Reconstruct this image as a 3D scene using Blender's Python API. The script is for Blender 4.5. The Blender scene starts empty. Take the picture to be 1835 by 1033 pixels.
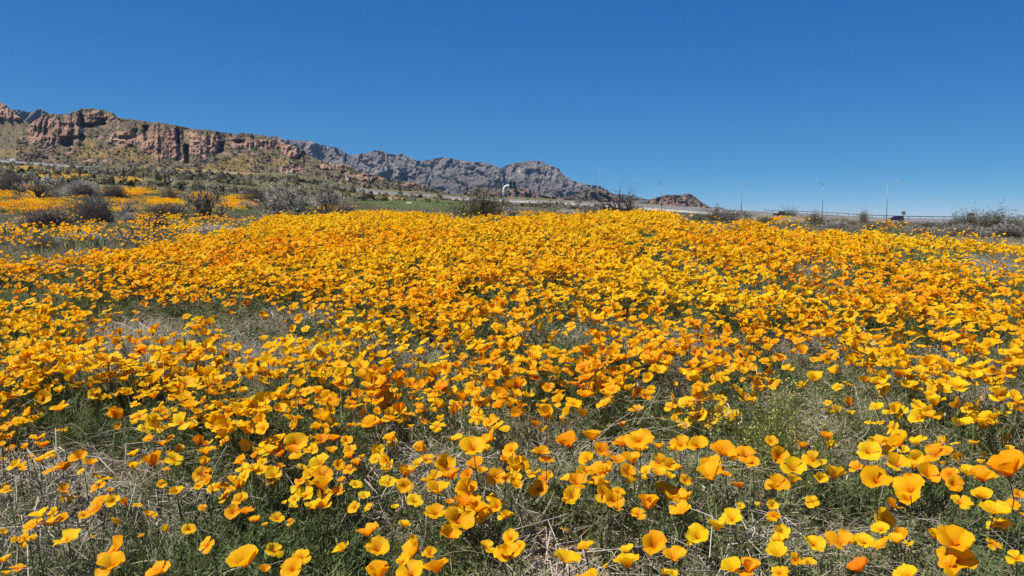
import bpy, math, random
import numpy as np
from mathutils import Vector, Matrix, Euler

random.seed(7)
RNG = np.random.default_rng(7)
SC = bpy.context.scene
COL = SC.collection

# ------------------------------------------------------------------ camera, sky, sun, exposure
F_PX, CX, CY, CAM_H = 1440.0, 917.5, 516.5, 0.8
PITCH = math.atan(130.5 / F_PX)
cam_d = bpy.data.cameras.new('camera')
cam = bpy.data.objects.new('camera', cam_d)
COL.objects.link(cam)
cam.location = (0, 0, CAM_H)
cam.rotation_euler = (math.pi / 2 - PITCH, 0, 0)
cam_d.sensor_width = 36.0
cam_d.lens = 36.0 * F_PX / 1835.0
cam_d.clip_start = 0.05
cam_d.clip_end = 40000
SC.camera = cam

SUN_EL, SUN_AZ = math.radians(59), math.radians(-106)      # azimuth from +Y, negative to the left
w = bpy.data.worlds.new('World'); SC.world = w; w.use_nodes = True
nt = w.node_tree
sky = nt.nodes.new('ShaderNodeTexSky'); sky.sky_type = 'NISHITA'; sky.sun_disc = False
sky.sun_elevation = SUN_EL; sky.sun_rotation = SUN_AZ
sky.altitude = 6000; sky.air_density = 0.6; sky.dust_density = 0.0; sky.ozone_density = 10.0     # thin dry desert air
bg = nt.nodes['Background']; bg.inputs[1].default_value = 0.095
sep = nt.nodes.new('ShaderNodeSeparateColor'); com = nt.nodes.new('ShaderNodeCombineColor')
nt.links.new(sky.outputs[0], sep.inputs[0])
for ch, (ref, out, ex) in enumerate(((1.285, .82, 1.75), (2.857, 2.70, .84), (6.342, 4.85, .42))):   # tone curve of the whole sky: deeper, more saturated blue
    dv = nt.nodes.new('ShaderNodeMath'); dv.operation = 'DIVIDE'; dv.inputs[1].default_value = ref; nt.links.new(sep.outputs[ch], dv.inputs[0])
    pw = nt.nodes.new('ShaderNodeMath'); pw.operation = 'POWER'; pw.inputs[1].default_value = ex; nt.links.new(dv.outputs[0], pw.inputs[0])
    ml = nt.nodes.new('ShaderNodeMath'); ml.operation = 'MULTIPLY'; ml.inputs[1].default_value = out; nt.links.new(pw.outputs[0], ml.inputs[0])
    nt.links.new(ml.outputs[0], com.inputs[ch])
nt.links.new(com.outputs[0], bg.inputs[0])
sun_d = bpy.data.lights.new('sun', 'SUN'); sun_d.energy = 5.0; sun_d.angle = math.radians(0.53)
sun_d.color = (1.0, 0.95, 0.87)
sun = bpy.data.objects.new('sun', sun_d); COL.objects.link(sun)
SUN_DIR = Vector((math.sin(SUN_AZ) * math.cos(SUN_EL), math.cos(SUN_AZ) * math.cos(SUN_EL), math.sin(SUN_EL)))
sun.rotation_euler = SUN_DIR.to_track_quat('Z', 'Y').to_euler()
sun.location = (0, 0, 60)
vs = SC.view_settings
vs.view_transform = 'Standard'; vs.look = 'None'; vs.gamma = 1; vs.exposure = 0.55
SC.render.engine = 'CYCLES'
cy = SC.cycles
cy.max_bounces = 4; cy.diffuse_bounces = 2; cy.glossy_bounces = 1; cy.transmission_bounces = 3
cy.transparent_max_bounces = 4; cy.volume_bounces = 0; cy.use_denoising = True; cy.denoiser = 'OPENIMAGEDENOISE'; cy.denoising_input_passes = 'RGB_ALBEDO_NORMAL'; cy.denoising_prefilter = 'NONE'
cy.sample_clamp_indirect = 6; cy.use_adaptive_sampling = True; cy.adaptive_threshold = 0.03; cy.adaptive_min_samples = 32

# ------------------------------------------------------------------ helpers
def xr(u, v):      # x / y of the ray through photo point (u, v)
    b = (CY - v) / F_PX
    return ((u - CX) / F_PX) / (math.cos(PITCH) + b * math.sin(PITCH))
def el(v):         # (z - cam) / y of that ray
    return np.tan(np.arctan((CY - v) / F_PX) - PITCH)
def to_px(x, y, z):
    x, y, z = np.asarray(x, float), np.asarray(y, float), np.asarray(z, float) - CAM_H
    c, s = math.cos(PITCH), math.sin(PITCH)
    d = y * c - z * s
    return CX + F_PX * x / d, CY - F_PX * (y * s + z * c) / d

def _hash(ix, iy, seed):
    h = (ix.astype(np.int64) * 374761393 + iy.astype(np.int64) * 668265263 + seed * 1442695041) & 0xffffffff
    h = ((h ^ (h >> 13)) * 1274126177) & 0xffffffff
    h = (h ^ (h >> 16)) & 0xffffffff
    return h / 4294967295.0
def vnoise(x, y, seed=0):
    x, y = np.asarray(x, float), np.asarray(y, float)
    ix, iy = np.floor(x), np.floor(y)
    fx, fy = x - ix, y - iy
    fx = fx * fx * fx * (fx * (fx * 6 - 15) + 10); fy = fy * fy * fy * (fy * (fy * 6 - 15) + 10)
    a = _hash(ix, iy, seed); b = _hash(ix + 1, iy, seed); c = _hash(ix, iy + 1, seed); d = _hash(ix + 1, iy + 1, seed)
    return (a + (b - a) * fx) * (1 - fy) + (c + (d - c) * fx) * fy
def fbm(x, y, seed=0, oct=4, ridge=False):
    r, amp, tot = 0, 1.0, 0
    for k in range(oct):
        n = vnoise(x, y, seed + k * 17)
        if ridge: n = 1 - np.abs(2 * n - 1)
        r = r + amp * n; tot += amp; amp *= 0.5
        x, y = x * 2.03 + 5.3, y * 2.03 + 9.1
    return r / tot
def interp(x, pts):
    p = np.array(pts, float)
    return np.interp(x, p[:, 0], p[:, 1])
def sstep(a, b, x):
    t = np.clip((x - a) / (b - a), 0, 1); return t * t * (3 - 2 * t)
def ell(u, v, e):
    return np.sqrt(((u - e[0]) / e[2]) ** 2 + ((v - e[1]) / e[3]) ** 2)

# ------------------------------------------------------------------ terrain heights
GU = np.array([-600, 0, 250, 500, 700, 900, 1150, 1350, 1500, 1700, 1835, 2500], float)
_rows = [
 (-4, 'z', [0]*12), (1.6, 'z', [0]*12), (3, 'z', [.03]*12), (5, 'z', [.12,.12,.12,.13,.14,.14,.14,.13,.12,.1,.08,.06]),
 (8, 'z', [.24,.24,.25,.28,.30,.30,.32,.28,.25,.18,.12,.1]),
 (11, 'z', [.25,.27,.29,.40,.45,.45,.50,.42,.32,.2,.15,.1]),
 (14, 'z', [.3,.33,.36,.50,.55,.55,.60,.5,.38,.25,.2,.1]),
 (17, 'z', [.36,.38,.42,.54,.58,.58,.62,.48,.4,.28,.25,.15]),
 (22, 'z', [.46,.48,.5,.58,.62,.56,.52,.42,.42,.3,.28,.2]),
 (30, 'v', [386,388,390,383,381,389,390,402,405,415,416,416]),
 (45, 'v', [362,366,370,374,376,384,386,397,402,408,409,409]),
 (75, 'v', [340,345,352,362,370,380,384,397,403,407,408,408]),
 (130, 'v', [322,328,335,350,364,375,381,396,402,406,407,407]),
 (220, 'v', [308,316,322,338,359,371,380,396,402,406,406,406]),
 (330, 'v', [299,308,313,328,355,369,380,397,405,406,406,406]),
 (450, 'v', [291,301,310,324,352,366,377,396,402,404,404,404]),
 (700, 'v', [284,296,305,319,347,362,374,396,404,405,405,405]),
 (1200, 'v', [280,288,298,310,341,356,369,392,404,406,406,406]),
 (2500, 'v', [280,288,295,308,340,354,365,390,406,407,407,407]),
 (5000, 'v', [300,300,300,312,345,358,370,395,407,408,408,408]),
 (8000, 'v', [330,330,330,335,360,370,380,400,408,409,409,409]),
]
GY = np.array([r[0] for r in _rows], float)
GZ = np.array([[(z if r[1] == 'z' else CAM_H + r[0] * el(z)) for z in r[2]] for r in _rows], float)
def _warp(y): return np.log(np.maximum(y, -4) + 6.0)
_WY = _warp(GY)
# pchip slopes down the rows of every column
_h = np.diff(_WY)[:, None]; _d = np.diff(GZ, axis=0) / _h
_m = np.zeros_like(GZ)
_m[1:-1] = np.where(_d[:-1] * _d[1:] > 0, 2 * _d[:-1] * _d[1:] / (_d[:-1] + _d[1:] + 1e-12), 0)
_m[0] = 0; _m[-1] = _d[-1]
def gz0(x, y):
    x, y = np.asarray(x, float), np.asarray(y, float)
    yy = np.clip(y, -4, 7999)
    u = np.clip(CX + F_PX * x / np.maximum(yy, 2.5), -599, 2499)
    wy = _warp(yy)
    i = np.clip(np.searchsorted(_WY, wy, side='right') - 1, 0, len(_WY) - 2)
    j = np.clip(np.searchsorted(GU, u, side='right') - 1, 0, len(GU) - 2)
    h = _WY[i + 1] - _WY[i]; t = (wy - _WY[i]) / h
    def col(jj):
        return ((2*t**3 - 3*t**2 + 1) * GZ[i, jj] + (t**3 - 2*t**2 + t) * h * _m[i, jj]
                + (-2*t**3 + 3*t**2) * GZ[i + 1, jj] + (t**3 - t**2) * h * _m[i + 1, jj])
    s = (u - GU[j]) / (GU[j + 1] - GU[j]); s = s * s * (3 - 2 * s)
    return col(j) * (1 - s) + col(j + 1) * s
def gz(x, y):
    x, y = np.asarray(x, float), np.asarray(y, float)
    n = (fbm(x * 1.3, y * 1.3, 3, 3) - .5) * .07 + (fbm(x * 9, y * 9, 5, 2) - .5) * .022
    n2 = (fbm(x * .06, y * .06, 11, 4) - .5) * np.clip((y - 20) / 60, 0, 1) * np.clip(y * .010, 0, 4) * np.clip(1 - (x / np.maximum(y, 5) + .05) / .15, .12, 1)
    return gz0(x, y) + n * np.clip(1.5 - y / 60, 0, 1) + n2 * np.clip(1 - (y - 900) / 3000, .2, 1)
def gzf(x, y): return float(gz(np.array([x]), np.array([y]))[0])
def at(u, v, Y):   # a place on the ground at depth Y below photo point u
    return Vector((xr(u, v) * Y, Y, gzf(xr(u, v) * Y, Y)))

# ------------------------------------------------------------------ materials
def mat(name, base=(.5, .5, .5), rough=.8, spec=.2, metal=0.0):
    m = bpy.data.materials.new(name); m.use_nodes = True
    b = m.node_tree.nodes['Principled BSDF']
    b.inputs['Base Color'].default_value = (*base, 1); b.inputs['Roughness'].default_value = rough
    b.inputs['Specular IOR Level'].default_value = spec; b.inputs['Metallic'].default_value = metal
    return m
class N:
    """small node-building helper"""
    def __init__(s, m): s.t = m.node_tree; s.b = s.t.nodes.get('Principled BSDF'); s.out = s.t.nodes['Material Output']
    def new(s, kind, **kw):
        n = s.t.nodes.new(kind)
        for k, v in kw.items(): setattr(n, k, v)
        return n
    def link(s, a, b): s.t.links.new(a, b)
    def coord(s, out='Object'): return s.new('ShaderNodeTexCoord').outputs[out]
    def pos(s): return s.new('ShaderNodeNewGeometry').outputs['Position']
    def noise(s, vec, scale, detail=4, rough=.55, vscale=None):
        if vscale:
            mp = s.new('ShaderNodeMapping'); s.link(vec, mp.inputs[0]); mp.inputs['Scale'].default_value = vscale; vec = mp.outputs[0]
        n = s.new('ShaderNodeTexNoise'); n.inputs['Scale'].default_value = scale; n.inputs['Detail'].default_value = detail
        n.inputs['Roughness'].default_value = rough; s.link(vec, n.inputs['Vector']); return n.outputs[0]
    def voro(s, vec, scale, feature='F1', out='Distance'):
        n = s.new('ShaderNodeTexVoronoi', feature=feature); n.inputs['Scale'].default_value = scale; s.link(vec, n.inputs['Vector']); return n.outputs[out]
    def ramp(s, fac, stops):
        r = s.new('ShaderNodeValToRGB'); s.link(fac, r.inputs[0]); e = r.color_ramp.elements
        while len(e) < len(stops): e.new(.5)
        for q, (p, c) in zip(e, stops):
            q.position = p; q.color = (*c, 1) if len(c) == 3 else c
        return r.outputs[0]
    def mix(s, fac, a, b, mode='MIX'):
        n = s.new('ShaderNodeMix', data_type='RGBA', blend_type=mode)
        for sock, val in ((n.inputs[0], fac), (n.inputs[6], a), (n.inputs[7], b)):
            if hasattr(val, 'links'): s.link(val, sock)
            else: sock.default_value = val if not isinstance(val, tuple) else (*val, 1)
        return n.outputs[2]
    def math(s, op, a, b=0.0, clamp=False):
        n = s.new('ShaderNodeMath', operation=op); n.use_clamp = clamp
        for sock, val in ((n.inputs[0], a), (n.inputs[1], b)):
            if hasattr(val, 'links'): s.link(val, sock)
            else: sock.default_value = val
        return n.outputs[0]
    def attr(s, name, kind='GEOMETRY', out='Fac'):
        n = s.new('ShaderNodeAttribute', attribute_type=kind); n.attribute_name = name; return n.outputs[out]
    def bump(s, h, strength=.5, dist=.02):
        n = s.new('ShaderNodeBump'); n.inputs['Strength'].default_value = strength; n.inputs['Distance'].default_value = dist
        s.link(h, n.inputs['Height']); s.link(n.outputs[0], s.b.inputs['Normal'])
    def color(s, c): s.link(c, s.b.inputs['Base Color'])
    def thin(s, c, amount):      # leaf-like: part of the light passes through
        tr = s.new('ShaderNodeBsdfTranslucent'); s.link(c, tr.inputs[0])
        mx = s.new('ShaderNodeMixShader'); mx.inputs[0].default_value = amount
        s.link(s.b.outputs[0], mx.inputs[1]); s.link(tr.outputs[0], mx.inputs[2]); s.link(mx.outputs[0], s.out.inputs[0])
    def tint(s):                 # one number per plant, on a copied point or on the object
        return s.math('MAXIMUM', s.attr('tint', 'INSTANCER'), s.attr('tint', 'OBJECT'))

M = {}
def m_petal():
    m = mat('poppy petal', rough=.55, spec=.15); n = N(m)
    t = n.tint()
    tip = n.ramp(t, [(0.0, (.86, .20, .002)), (.35, (.93, .385, .003)), (.6, (.95, .525, .004)), (1, (.94, .66, .010))])
    base = n.ramp(t, [(0.0, (.70, .10, .001)), (.5, (.88, .25, .002)), (1, (.92, .42, .003))])
    s = n.attr('along')
    c = n.mix(n.ramp(s, [(.02, (0, 0, 0)), (.52, (1, 1, 1))]), base, tip)
    cv = n.new('ShaderNodeCombineXYZ'); n.link(n.math('MULTIPLY', n.attr('across'), 7.0), cv.inputs[0]); n.link(n.math('MULTIPLY', s, 1.1), cv.inputs[1]); n.link(n.math('MULTIPLY', t, 90.0), cv.inputs[2])
    st = n.noise(cv.outputs[0], 1.6, 3, .65); n.bump(st, .35, .003)
    c = n.mix(.45, c, n.ramp(st, [(.34, (.74, .60, .42)), (.6, (1, 1, 1))]), 'MULTIPLY')
    n.color(c); n.thin(n.mix(1.0, c, (1.0, .92, .8), 'MULTIPLY'), .48); return m
M['petal'] = m_petal()
def m_leaf(name, stops, thin=.3, rough=.6):
    m = mat(name, rough=rough, spec=.25); n = N(m)
    c = n.ramp(n.math('ADD', n.math('MULTIPLY', n.tint(), .6), n.math('MULTIPLY', n.noise(n.coord('Object'), 14.0, 2), .4)), stops)
    n.color(c)
    if thin: n.thin(c, thin)
    return m
M['poppyleaf'] = m_leaf('poppy foliage', [(.12, (.062, .100, .030)), (.5, (.165, .200, .074)), (.88, (.36, .365, .19))])
M['stem'] = m_leaf('poppy stem', [(.2, (.06, .10, .03)), (.8, (.13, .17, .06))], 0)
M['stamen'] = mat('stamen', (.80, .26, .004), .7)
M['straw'] = m_leaf('dry straw', [(.15, (.30, .25, .16)), (.5, (.50, .44, .31)), (.85, (.70, .64, .50))], .15)
M['greygrass'] = m_leaf('grey dead grass', [(.15, (.16, .135, .105)), (.5, (.36, .32, .255)), (.85, (.58, .53, .44))], .1)
M['brush'] = m_leaf('dry brush', [(.15, (.12, .105, .07)), (.5, (.21, .185, .13)), (.85, (.31, .275, .205))], .1)
M['mat'] = m_leaf('ground weed', [(.15, (.10, .105, .036)), (.42, (.19, .175, .075)), (.62, (.30, .25, .14)), (.85, (.44, .36, .23))], .25)
M['weed'] = m_leaf('green weed', [(.15, (.09, .12, .025)), (.5, (.20, .225, .055)), (.85, (.34, .34, .11))], .3)
M['weedtip'] = mat('weed flower', (.55, .50, .12), .8)
M['dome'] = m_leaf('grey twig', [(.15, (.14, .120, .100)), (.5, (.245, .22, .192)), (.85, (.36, .335, .30))], 0, .9)
M['bark'] = m_leaf('dark bark', [(.15, (.045, .036, .032)), (.5, (.085, .070, .060)), (.85, (.15, .13, .115))], 0, .9)
M['olive'] = m_leaf('olive shrub leaf', [(.15, (.095, .086, .042)), (.5, (.165, .145, .078)), (.85, (.25, .215, .135))], .25)
M['greygreen'] = m_leaf('grey green shrub leaf', [(.15, (.10, .10, .065)), (.5, (.175, .172, .115)), (.85, (.28, .27, .19))], .2)
M['yucca'] = m_leaf('yucca leaf', [(.2, (.025, .032, .014)), (.8, (.06, .07, .03))], .1)

def m_ground():
    m = mat('desert ground', rough=.95, spec=.05); n = N(m)
    p = n.pos()
    soil = n.ramp(n.noise(p, 38, 6, .7), [(.25, (.26, .16, .095)), (.45, (.42, .28, .17)), (.6, (.53, .38, .24)), (.8, (.62, .49, .34))])
    peb = n.ramp(n.voro(p, 95, out='Color'), [(.1, (.55, .45, .38)), (.5, (1, 1, 1)), (.95, (1.25, 1.2, 1.1))])
    soil = n.mix(.6, soil, peb, 'MULTIPLY')
    f1 = n.noise(p, .35, 8, .7); f2 = n.noise(p, .02, 6, .65)
    scrub = n.ramp(f1, [(.30, (.055, .060, .024)), (.44, (.105, .105, .042)), (.55, (.17, .15, .075)), (.68, (.27, .225, .14))])
    scrub2 = n.ramp(f2, [(.3, (.055, .058, .024)), (.5, (.105, .095, .045)), (.65, (.165, .14, .075))])
    far = n.mix(.55, scrub, scrub2)
    far = n.mix(n.attr('green'), far, n.ramp(f1, [(.3, (.035, .065, .014)), (.6, (.075, .115, .026))]))
    fl = n.math('MULTIPLY', n.attr('flow'), n.ramp(n.noise(p, .22, 5, .7), [(.36, (0, 0, 0)), (.56, (1, 1, 1))]), True)
    far = n.mix(fl, far, (.42, .225, .006))
    far = n.mix(n.attr('bare'), far, n.ramp(f1, [(.3, (.19, .14, .085)), (.65, (.34, .27, .18))]))
    y = n.new('ShaderNodeSeparateXYZ'); n.link(p, y.inputs[0])
    k = n.ramp(n.math('DIVIDE', y.outputs[1], 40.0, True), [(.22, (0, 0, 0)), (.6, (1, 1, 1))])
    n.color(n.mix(k, soil, far))
    n.bump(n.math('ADD', n.noise(p, 60, 5, .7), n.voro(p, 95)), .9, .012)
    return m
M['ground'] = m_ground()

def m_rock(name, lo, mid, hi, veg, vegdk, scale, grain=1.6, flow=(.33, .215, .045), white=None):
    m = mat(name, rough=.95, spec=.05); n = N(m); p = n.pos()
    a = n.noise(p, scale, 8, .7, (1, 1, .55)); b = n.noise(p, scale * 6, 6, .7, (1, 1, .4))
    rock = n.ramp(n.math('ADD', n.math('MULTIPLY', a, .5), n.math('MULTIPLY', b, .5)), [(.36, lo), (.5, mid), (.64, hi)])
    c2 = n.noise(p, scale * 9, 6, .75)
    v = n.ramp(c2, [(.36, vegdk), (.5, veg), (.66, tuple(.5 * (x + y) for x, y in zip(veg, mid)))])
    k = n.ramp(n.math('ADD', n.attr('rock'), n.math('MULTIPLY', n.math('SUBTRACT', b, .5), grain)), [(.36, (0, 0, 0)), (.62, (1, 1, 1))])
    c = n.mix(k, v, rock)
    if white:
        c = n.mix(n.math('MULTIPLY', n.attr('band'), n.ramp(n.noise(p, scale * 5, 6, .75), [(.48, (0, 0, 0)), (.62, (1, 1, 1))])), c, white)
    fl = n.math('MULTIPLY', n.attr('flow'), n.ramp(c2, [(.3, (0, 0, 0)), (.55, (1, 1, 1))]), True)
    n.color(n.mix(fl, c, flow))
    n.bump(n.math('ADD', b, c2), .8, 1.2 / scale * .06)
    return m
M['crag'] = m_rock('red brown crag', (.18, .100, .070), (.33, .200, .138), (.47, .315, .225), (.155, .125, .072), (.075, .066, .037), .02)
M['range'] = m_rock('grey limestone', (.118, .099, .096), (.152, .130, .126), (.198, .172, .166), (.130, .112, .098), (.098, .085, .077), .006, .8, white=(.33, .30, .288))
M['redhill'] = m_rock('red foothill', (.14, .078, .062), (.23, .135, .105), (.31, .20, .155), (.125, .105, .07), (.06, .055, .04), .01)

M['asphalt'] = mat('worn asphalt', (.14, .135, .13), .9)
M['concrete'] = mat('pale concrete', (.42, .40, .37), .9)
M['paint'] = mat('road paint', (.7, .68, .62), .7)
M['steel'] = mat('galvanised steel', (.27, .29, .30), .6, .4, .2)
M['darksteel'] = mat('weathered rail', (.14, .14, .14), .6, .4, .2)
M['mint'] = mat('pale painted steel', (.74, .80, .76), .5, .4)
M['sign'] = mat('dark green sign', (.008, .05, .035), .5, .4)
M['signback'] = mat('sign back', (.20, .21, .20), .6, .3)
M['brownsign'] = mat('brown board', (.16, .13, .10), .8)
M['boulder'] = mat('pale boulder', (.48, .43, .36), .9)
n_ = N(M['boulder']); n_.color(n_.ramp(n_.noise(n_.coord(), 3, 6, .7), [(.3, (.25, .21, .17)), (.6, (.58, .53, .46))]))
n_ = N(M['asphalt']); n_.color(n_.ramp(n_.noise(n_.pos(), .4, 5, .6), [(.3, (.105, .10, .098)), (.7, (.20, .188, .172))]))
n_ = N(M['concrete']); n_.color(n_.ramp(n_.noise(n_.pos(), .5, 5, .7), [(.3, (.30, .28, .25)), (.7, (.50, .47, .43))]))
for k_, c_, r_ in (('white', (.78, .78, .76), .3), ('black', (.015, .014, .016), .25), ('maroon', (.045, .008, .010), .25),
                   ('rust', (.11, .028, .016), .5), ('navy', (.02, .022, .03), .3), ('plum', (.028, .016, .022), .25)):
    M[k_] = mat('car paint ' + k_, c_, r_, .5)
M['glass'] = mat('tinted glass', (.02, .025, .03), .08, .6)
M['tyre'] = mat('tyre rubber', (.02, .02, .02), .9)
M['rim'] = mat('wheel rim', (.35, .35, .36), .35, .5, .8)
M['lamp'] = mat('lamp glass', (.75, .76, .74), .25, .5)
M['red'] = mat('tail lamp', (.30, .01, .01), .3, .5)

# ------------------------------------------------------------------ mesh building
class MB:
    def __init__(s): s.v, s.f, s.mi, s.a, s.c = [], [], [], [], []
    def add(s, vs_, fs, mi=0, a=None, c=None):
        o = len(s.v); s.v += [tuple(q) for q in vs_]; s.f += [tuple(i + o for i in f) for f in fs]; s.mi += [mi] * len(fs)
        s.a += list(a) if a is not None else [0.5] * len(vs_); s.c += list(c) if c is not None else [0.0] * len(vs_)
    def box(s, c, d, mi=0, rot=None):
        q = [Vector((x * d[0] / 2, y * d[1] / 2, z * d[2] / 2)) for x in (-1, 1) for y in (-1, 1) for z in (-1, 1)]
        if rot is not None: q = [rot @ p for p in q]
        s.add([p + Vector(c) for p in q], [(0, 1, 3, 2), (4, 6, 7, 5), (0, 4, 5, 1), (2, 3, 7, 6), (0, 2, 6, 4), (1, 5, 7, 3)], mi)
    def tube(s, pts, rad, sides=3, mi=0, cap=False):
        pts = [Vector(p) for p in pts]; k = len(pts)
        if not hasattr(rad, '__len__'): rad = [rad] * k
        vs_ = []
        for i, p in enumerate(pts):
            d = (pts[min(i + 1, k - 1)] - pts[max(i - 1, 0)])
            if d.length < 1e-9: d = Vector((0, 0, 1))
            d.normalize()
            a = d.cross(Vector((.31, .77, .55))); a.normalize(); b = d.cross(a)
            for j in range(sides):
                t = 2 * math.pi * j / sides
                vs_.append(p + (a * math.cos(t) + b * math.sin(t)) * rad[i])
        fs = [(i * sides + j, i * sides + (j + 1) % sides, (i + 1) * sides + (j + 1) % sides, (i + 1) * sides + j) for i in range(k - 1) for j in range(sides)]
        if cap: fs += [tuple(range(sides - 1, -1, -1)), tuple((k - 1) * sides + j for j in range(sides))]
        s.add(vs_, fs, mi)
    def ribbon(s, pts, wid, mi=0, side=None):
        pts = [Vector(p) for p in pts]; k = len(pts); vs_ = []
        if not hasattr(wid, '__len__'): wid = [wid] * k
        for i, p in enumerate(pts):
            d = pts[min(i + 1, k - 1)] - pts[max(i - 1, 0)]
            sd = side if side is not None else d.cross(Vector((.2, .3, 1)))
            if sd.length < 1e-9: sd = Vector((1, 0, 0))
            sd = sd.normalized()
            vs_ += [p - sd * wid[i] / 2, p + sd * wid[i] / 2]
        s.add(vs_, [(2 * i, 2 * i + 1, 2 * i + 3, 2 * i + 2) for i in range(k - 1)], mi)
    def mesh(s, name, mats, smooth=True):
        me = bpy.data.meshes.new(name); me.from_pydata(s.v, [], s.f)
        for m in (mats if isinstance(mats, (list, tuple)) else [mats]): me.materials.append(m)
        if any(s.mi): me.polygons.foreach_set('material_index', s.mi)
        if smooth: me.polygons.foreach_set('use_smooth', [True] * len(me.polygons))
        at_ = me.attributes.new('along', 'FLOAT', 'POINT'); at_.data.foreach_set('value', s.a)
        at_ = me.attributes.new('across', 'FLOAT', 'POINT'); at_.data.foreach_set('value', s.c)
        me.update(); return me

def tag(o, label=None, cat=None, group=None, kind=None):
    if label: o['label'] = label
    if cat: o['category'] = cat
    if group: o['group'] = group
    if kind: o['kind'] = kind
    return o
def obj(name, me, parent=None, loc=None):
    o = bpy.data.objects.new(name, me); COL.objects.link(o)
    if parent is not None: o.parent = parent
    if loc is not None: o.location = loc
    return o
def empty(name, loc=(0, 0, 0), rz=0.0):
    o = bpy.data.objects.new(name, None); COL.objects.link(o); o.location = loc; o.rotation_euler = (0, 0, rz); o.empty_display_size = .2
    return o
def grid_mesh(name, P, m, attrs=None, smooth=True):
    nr, nc = P.shape[:2]
    me = bpy.data.meshes.new(name)
    idx = np.arange(nr * nc).reshape(nr, nc)
    q = np.stack([idx[:-1, :-1], idx[:-1, 1:], idx[1:, 1:], idx[1:, :-1]], -1).reshape(-1, 4)
    me.vertices.add(nr * nc); me.vertices.foreach_set('co', P.reshape(-1).astype(np.float32))
    me.loops.add(q.size); me.loops.foreach_set('vertex_index', q.reshape(-1).astype(np.int32))
    me.polygons.add(len(q)); me.polygons.foreach_set('loop_start', np.arange(0, q.size, 4, dtype=np.int32))
    me.update(calc_edges=True)
    me.polygons.foreach_set('use_smooth', [smooth] * len(q))
    me.materials.append(m)
    for k, a in (attrs or {}).items():
        t = me.attributes.new(k, 'FLOAT', 'POINT'); t.data.foreach_set('value', np.clip(a, 0, 1).reshape(-1).astype(np.float32))
    me.validate(); me.update(); return me

# ------------------------------------------------------------------ ground sheet
ys = np.concatenate([np.linspace(-4, 1.5, 14), np.geomspace(1.6, 60, 330), np.geomspace(61, 7900, 170)])
ss = np.linspace(-1, 1, 430); ss = np.sign(ss) * np.abs(ss) ** 1.25 * 2.0
GX = ss[None, :] * np.maximum(ys, 2.5)[:, None]; GYY = np.repeat(ys[:, None], len(ss), 1)
GZZ = gz(GX, GYY)
pu, pv = to_px(GX, np.maximum(GYY, 1.0), GZZ)
flow = np.zeros_like(GZZ)
for e in [(35, 300, 40, 5), (110, 314, 60, 10), (230, 321, 30, 7), (15, 340, 60, 9), (60, 372, 70, 12), (430, 300, 60, 14), (35, 278, 40, 5), (330, 303, 60, 5), (640, 350, 24, 3), (700, 355, 40, 3)]:
    flow = np.maximum(flow, 1 - sstep(.5, 1.15, ell(pu, pv, e)))
flow *= (GYY > 35)
green = np.zeros_like(GZZ)
for e in [(760, 368, 90, 10), (690, 362, 60, 8), (120, 335, 120, 12)]:
    green = np.maximum(green, (1 - sstep(.4, 1.1, ell(pu, pv, e))) * (.95 if e[0] > 400 else .4))
green *= (GYY > 24)
bare = np.zeros_like(GZZ)
for e in [(390, 309, 120, 4), (250, 283, 60, 3), (1640, 412, 140, 10), (950, 385, 120, 5)]:
    bare = np.maximum(bare, (1 - sstep(.4, 1.1, ell(pu, pv, e))) * .8)
bare *= (GYY > 16)
tag(obj('ground', grid_mesh('ground', np.stack([GX, GYY, GZZ], -1), M['ground'], {'flow': flow, 'green': green, 'bare': bare})), 'desert ground sloping up from tan gravel to scrub covered hills', 'ground', kind='structure')

# ------------------------------------------------------------------ mountains
RELIEF = {}
def relief(name, sky_pts, foot_pts, u0, u1, nu, nv, D0, m, cliffs, slope_run, disp, attrs, jag=1.0, label='', back=6):
    us = np.linspace(u0, u1, nu)
    vsk = interp(us, sky_pts) + (fbm(us / 7, us * 0 + 3, 21, 4) - .5) * 3.2 * jag
    vft = np.maximum(interp(us, foot_pts), vsk + 2)
    t = np.linspace(0, 1, nv)[:, None]
    U = np.repeat(us[None, :], nv, 0); V = vft[None, :] + (vsk - vft)[None, :] * t
    D0a = interp(us, D0) if hasattr(D0, '__len__') else np.full(nu, float(D0))
    cl = cliffs(U, V)
    run = slope_run * (1 - cl) + 1.05 * cl
    dh = np.abs((vsk - vft))[None, :] / (nv - 1) / F_PX * D0a[None, :]
    D = D0a[None, :] + np.cumsum(run * dh, 0)
    D = D + disp(U, V, cl)
    X = xr(U, V) * D; Z = CAM_H + el(V) * D
    P = np.stack([X, D, Z], -1)
    rows = [P]
    H = np.maximum(Z[-1] - Z[0].min(), 5)
    for k in range(1, back + 1):                       # the far side falls away behind the crest
        f = k / back
        d = D[-1] + H * 2.2 * f
        rows.append(np.stack([xr(us, vsk) * d, d, Z[-1] - H * (f ** 1.3) * 1.05], -1)[None])
    P = np.concatenate(rows, 0)
    A = {k: np.concatenate([a(U, V, cl), np.repeat(a(U, V, cl)[-1:], back, 0)], 0) for k, a in attrs.items()}
    RELIEF[name] = (np.stack([X, D, Z], -1), cl)
    return tag(obj(name, grid_mesh(name, P, m, A)), label, 'mountain', kind='structure')

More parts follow.
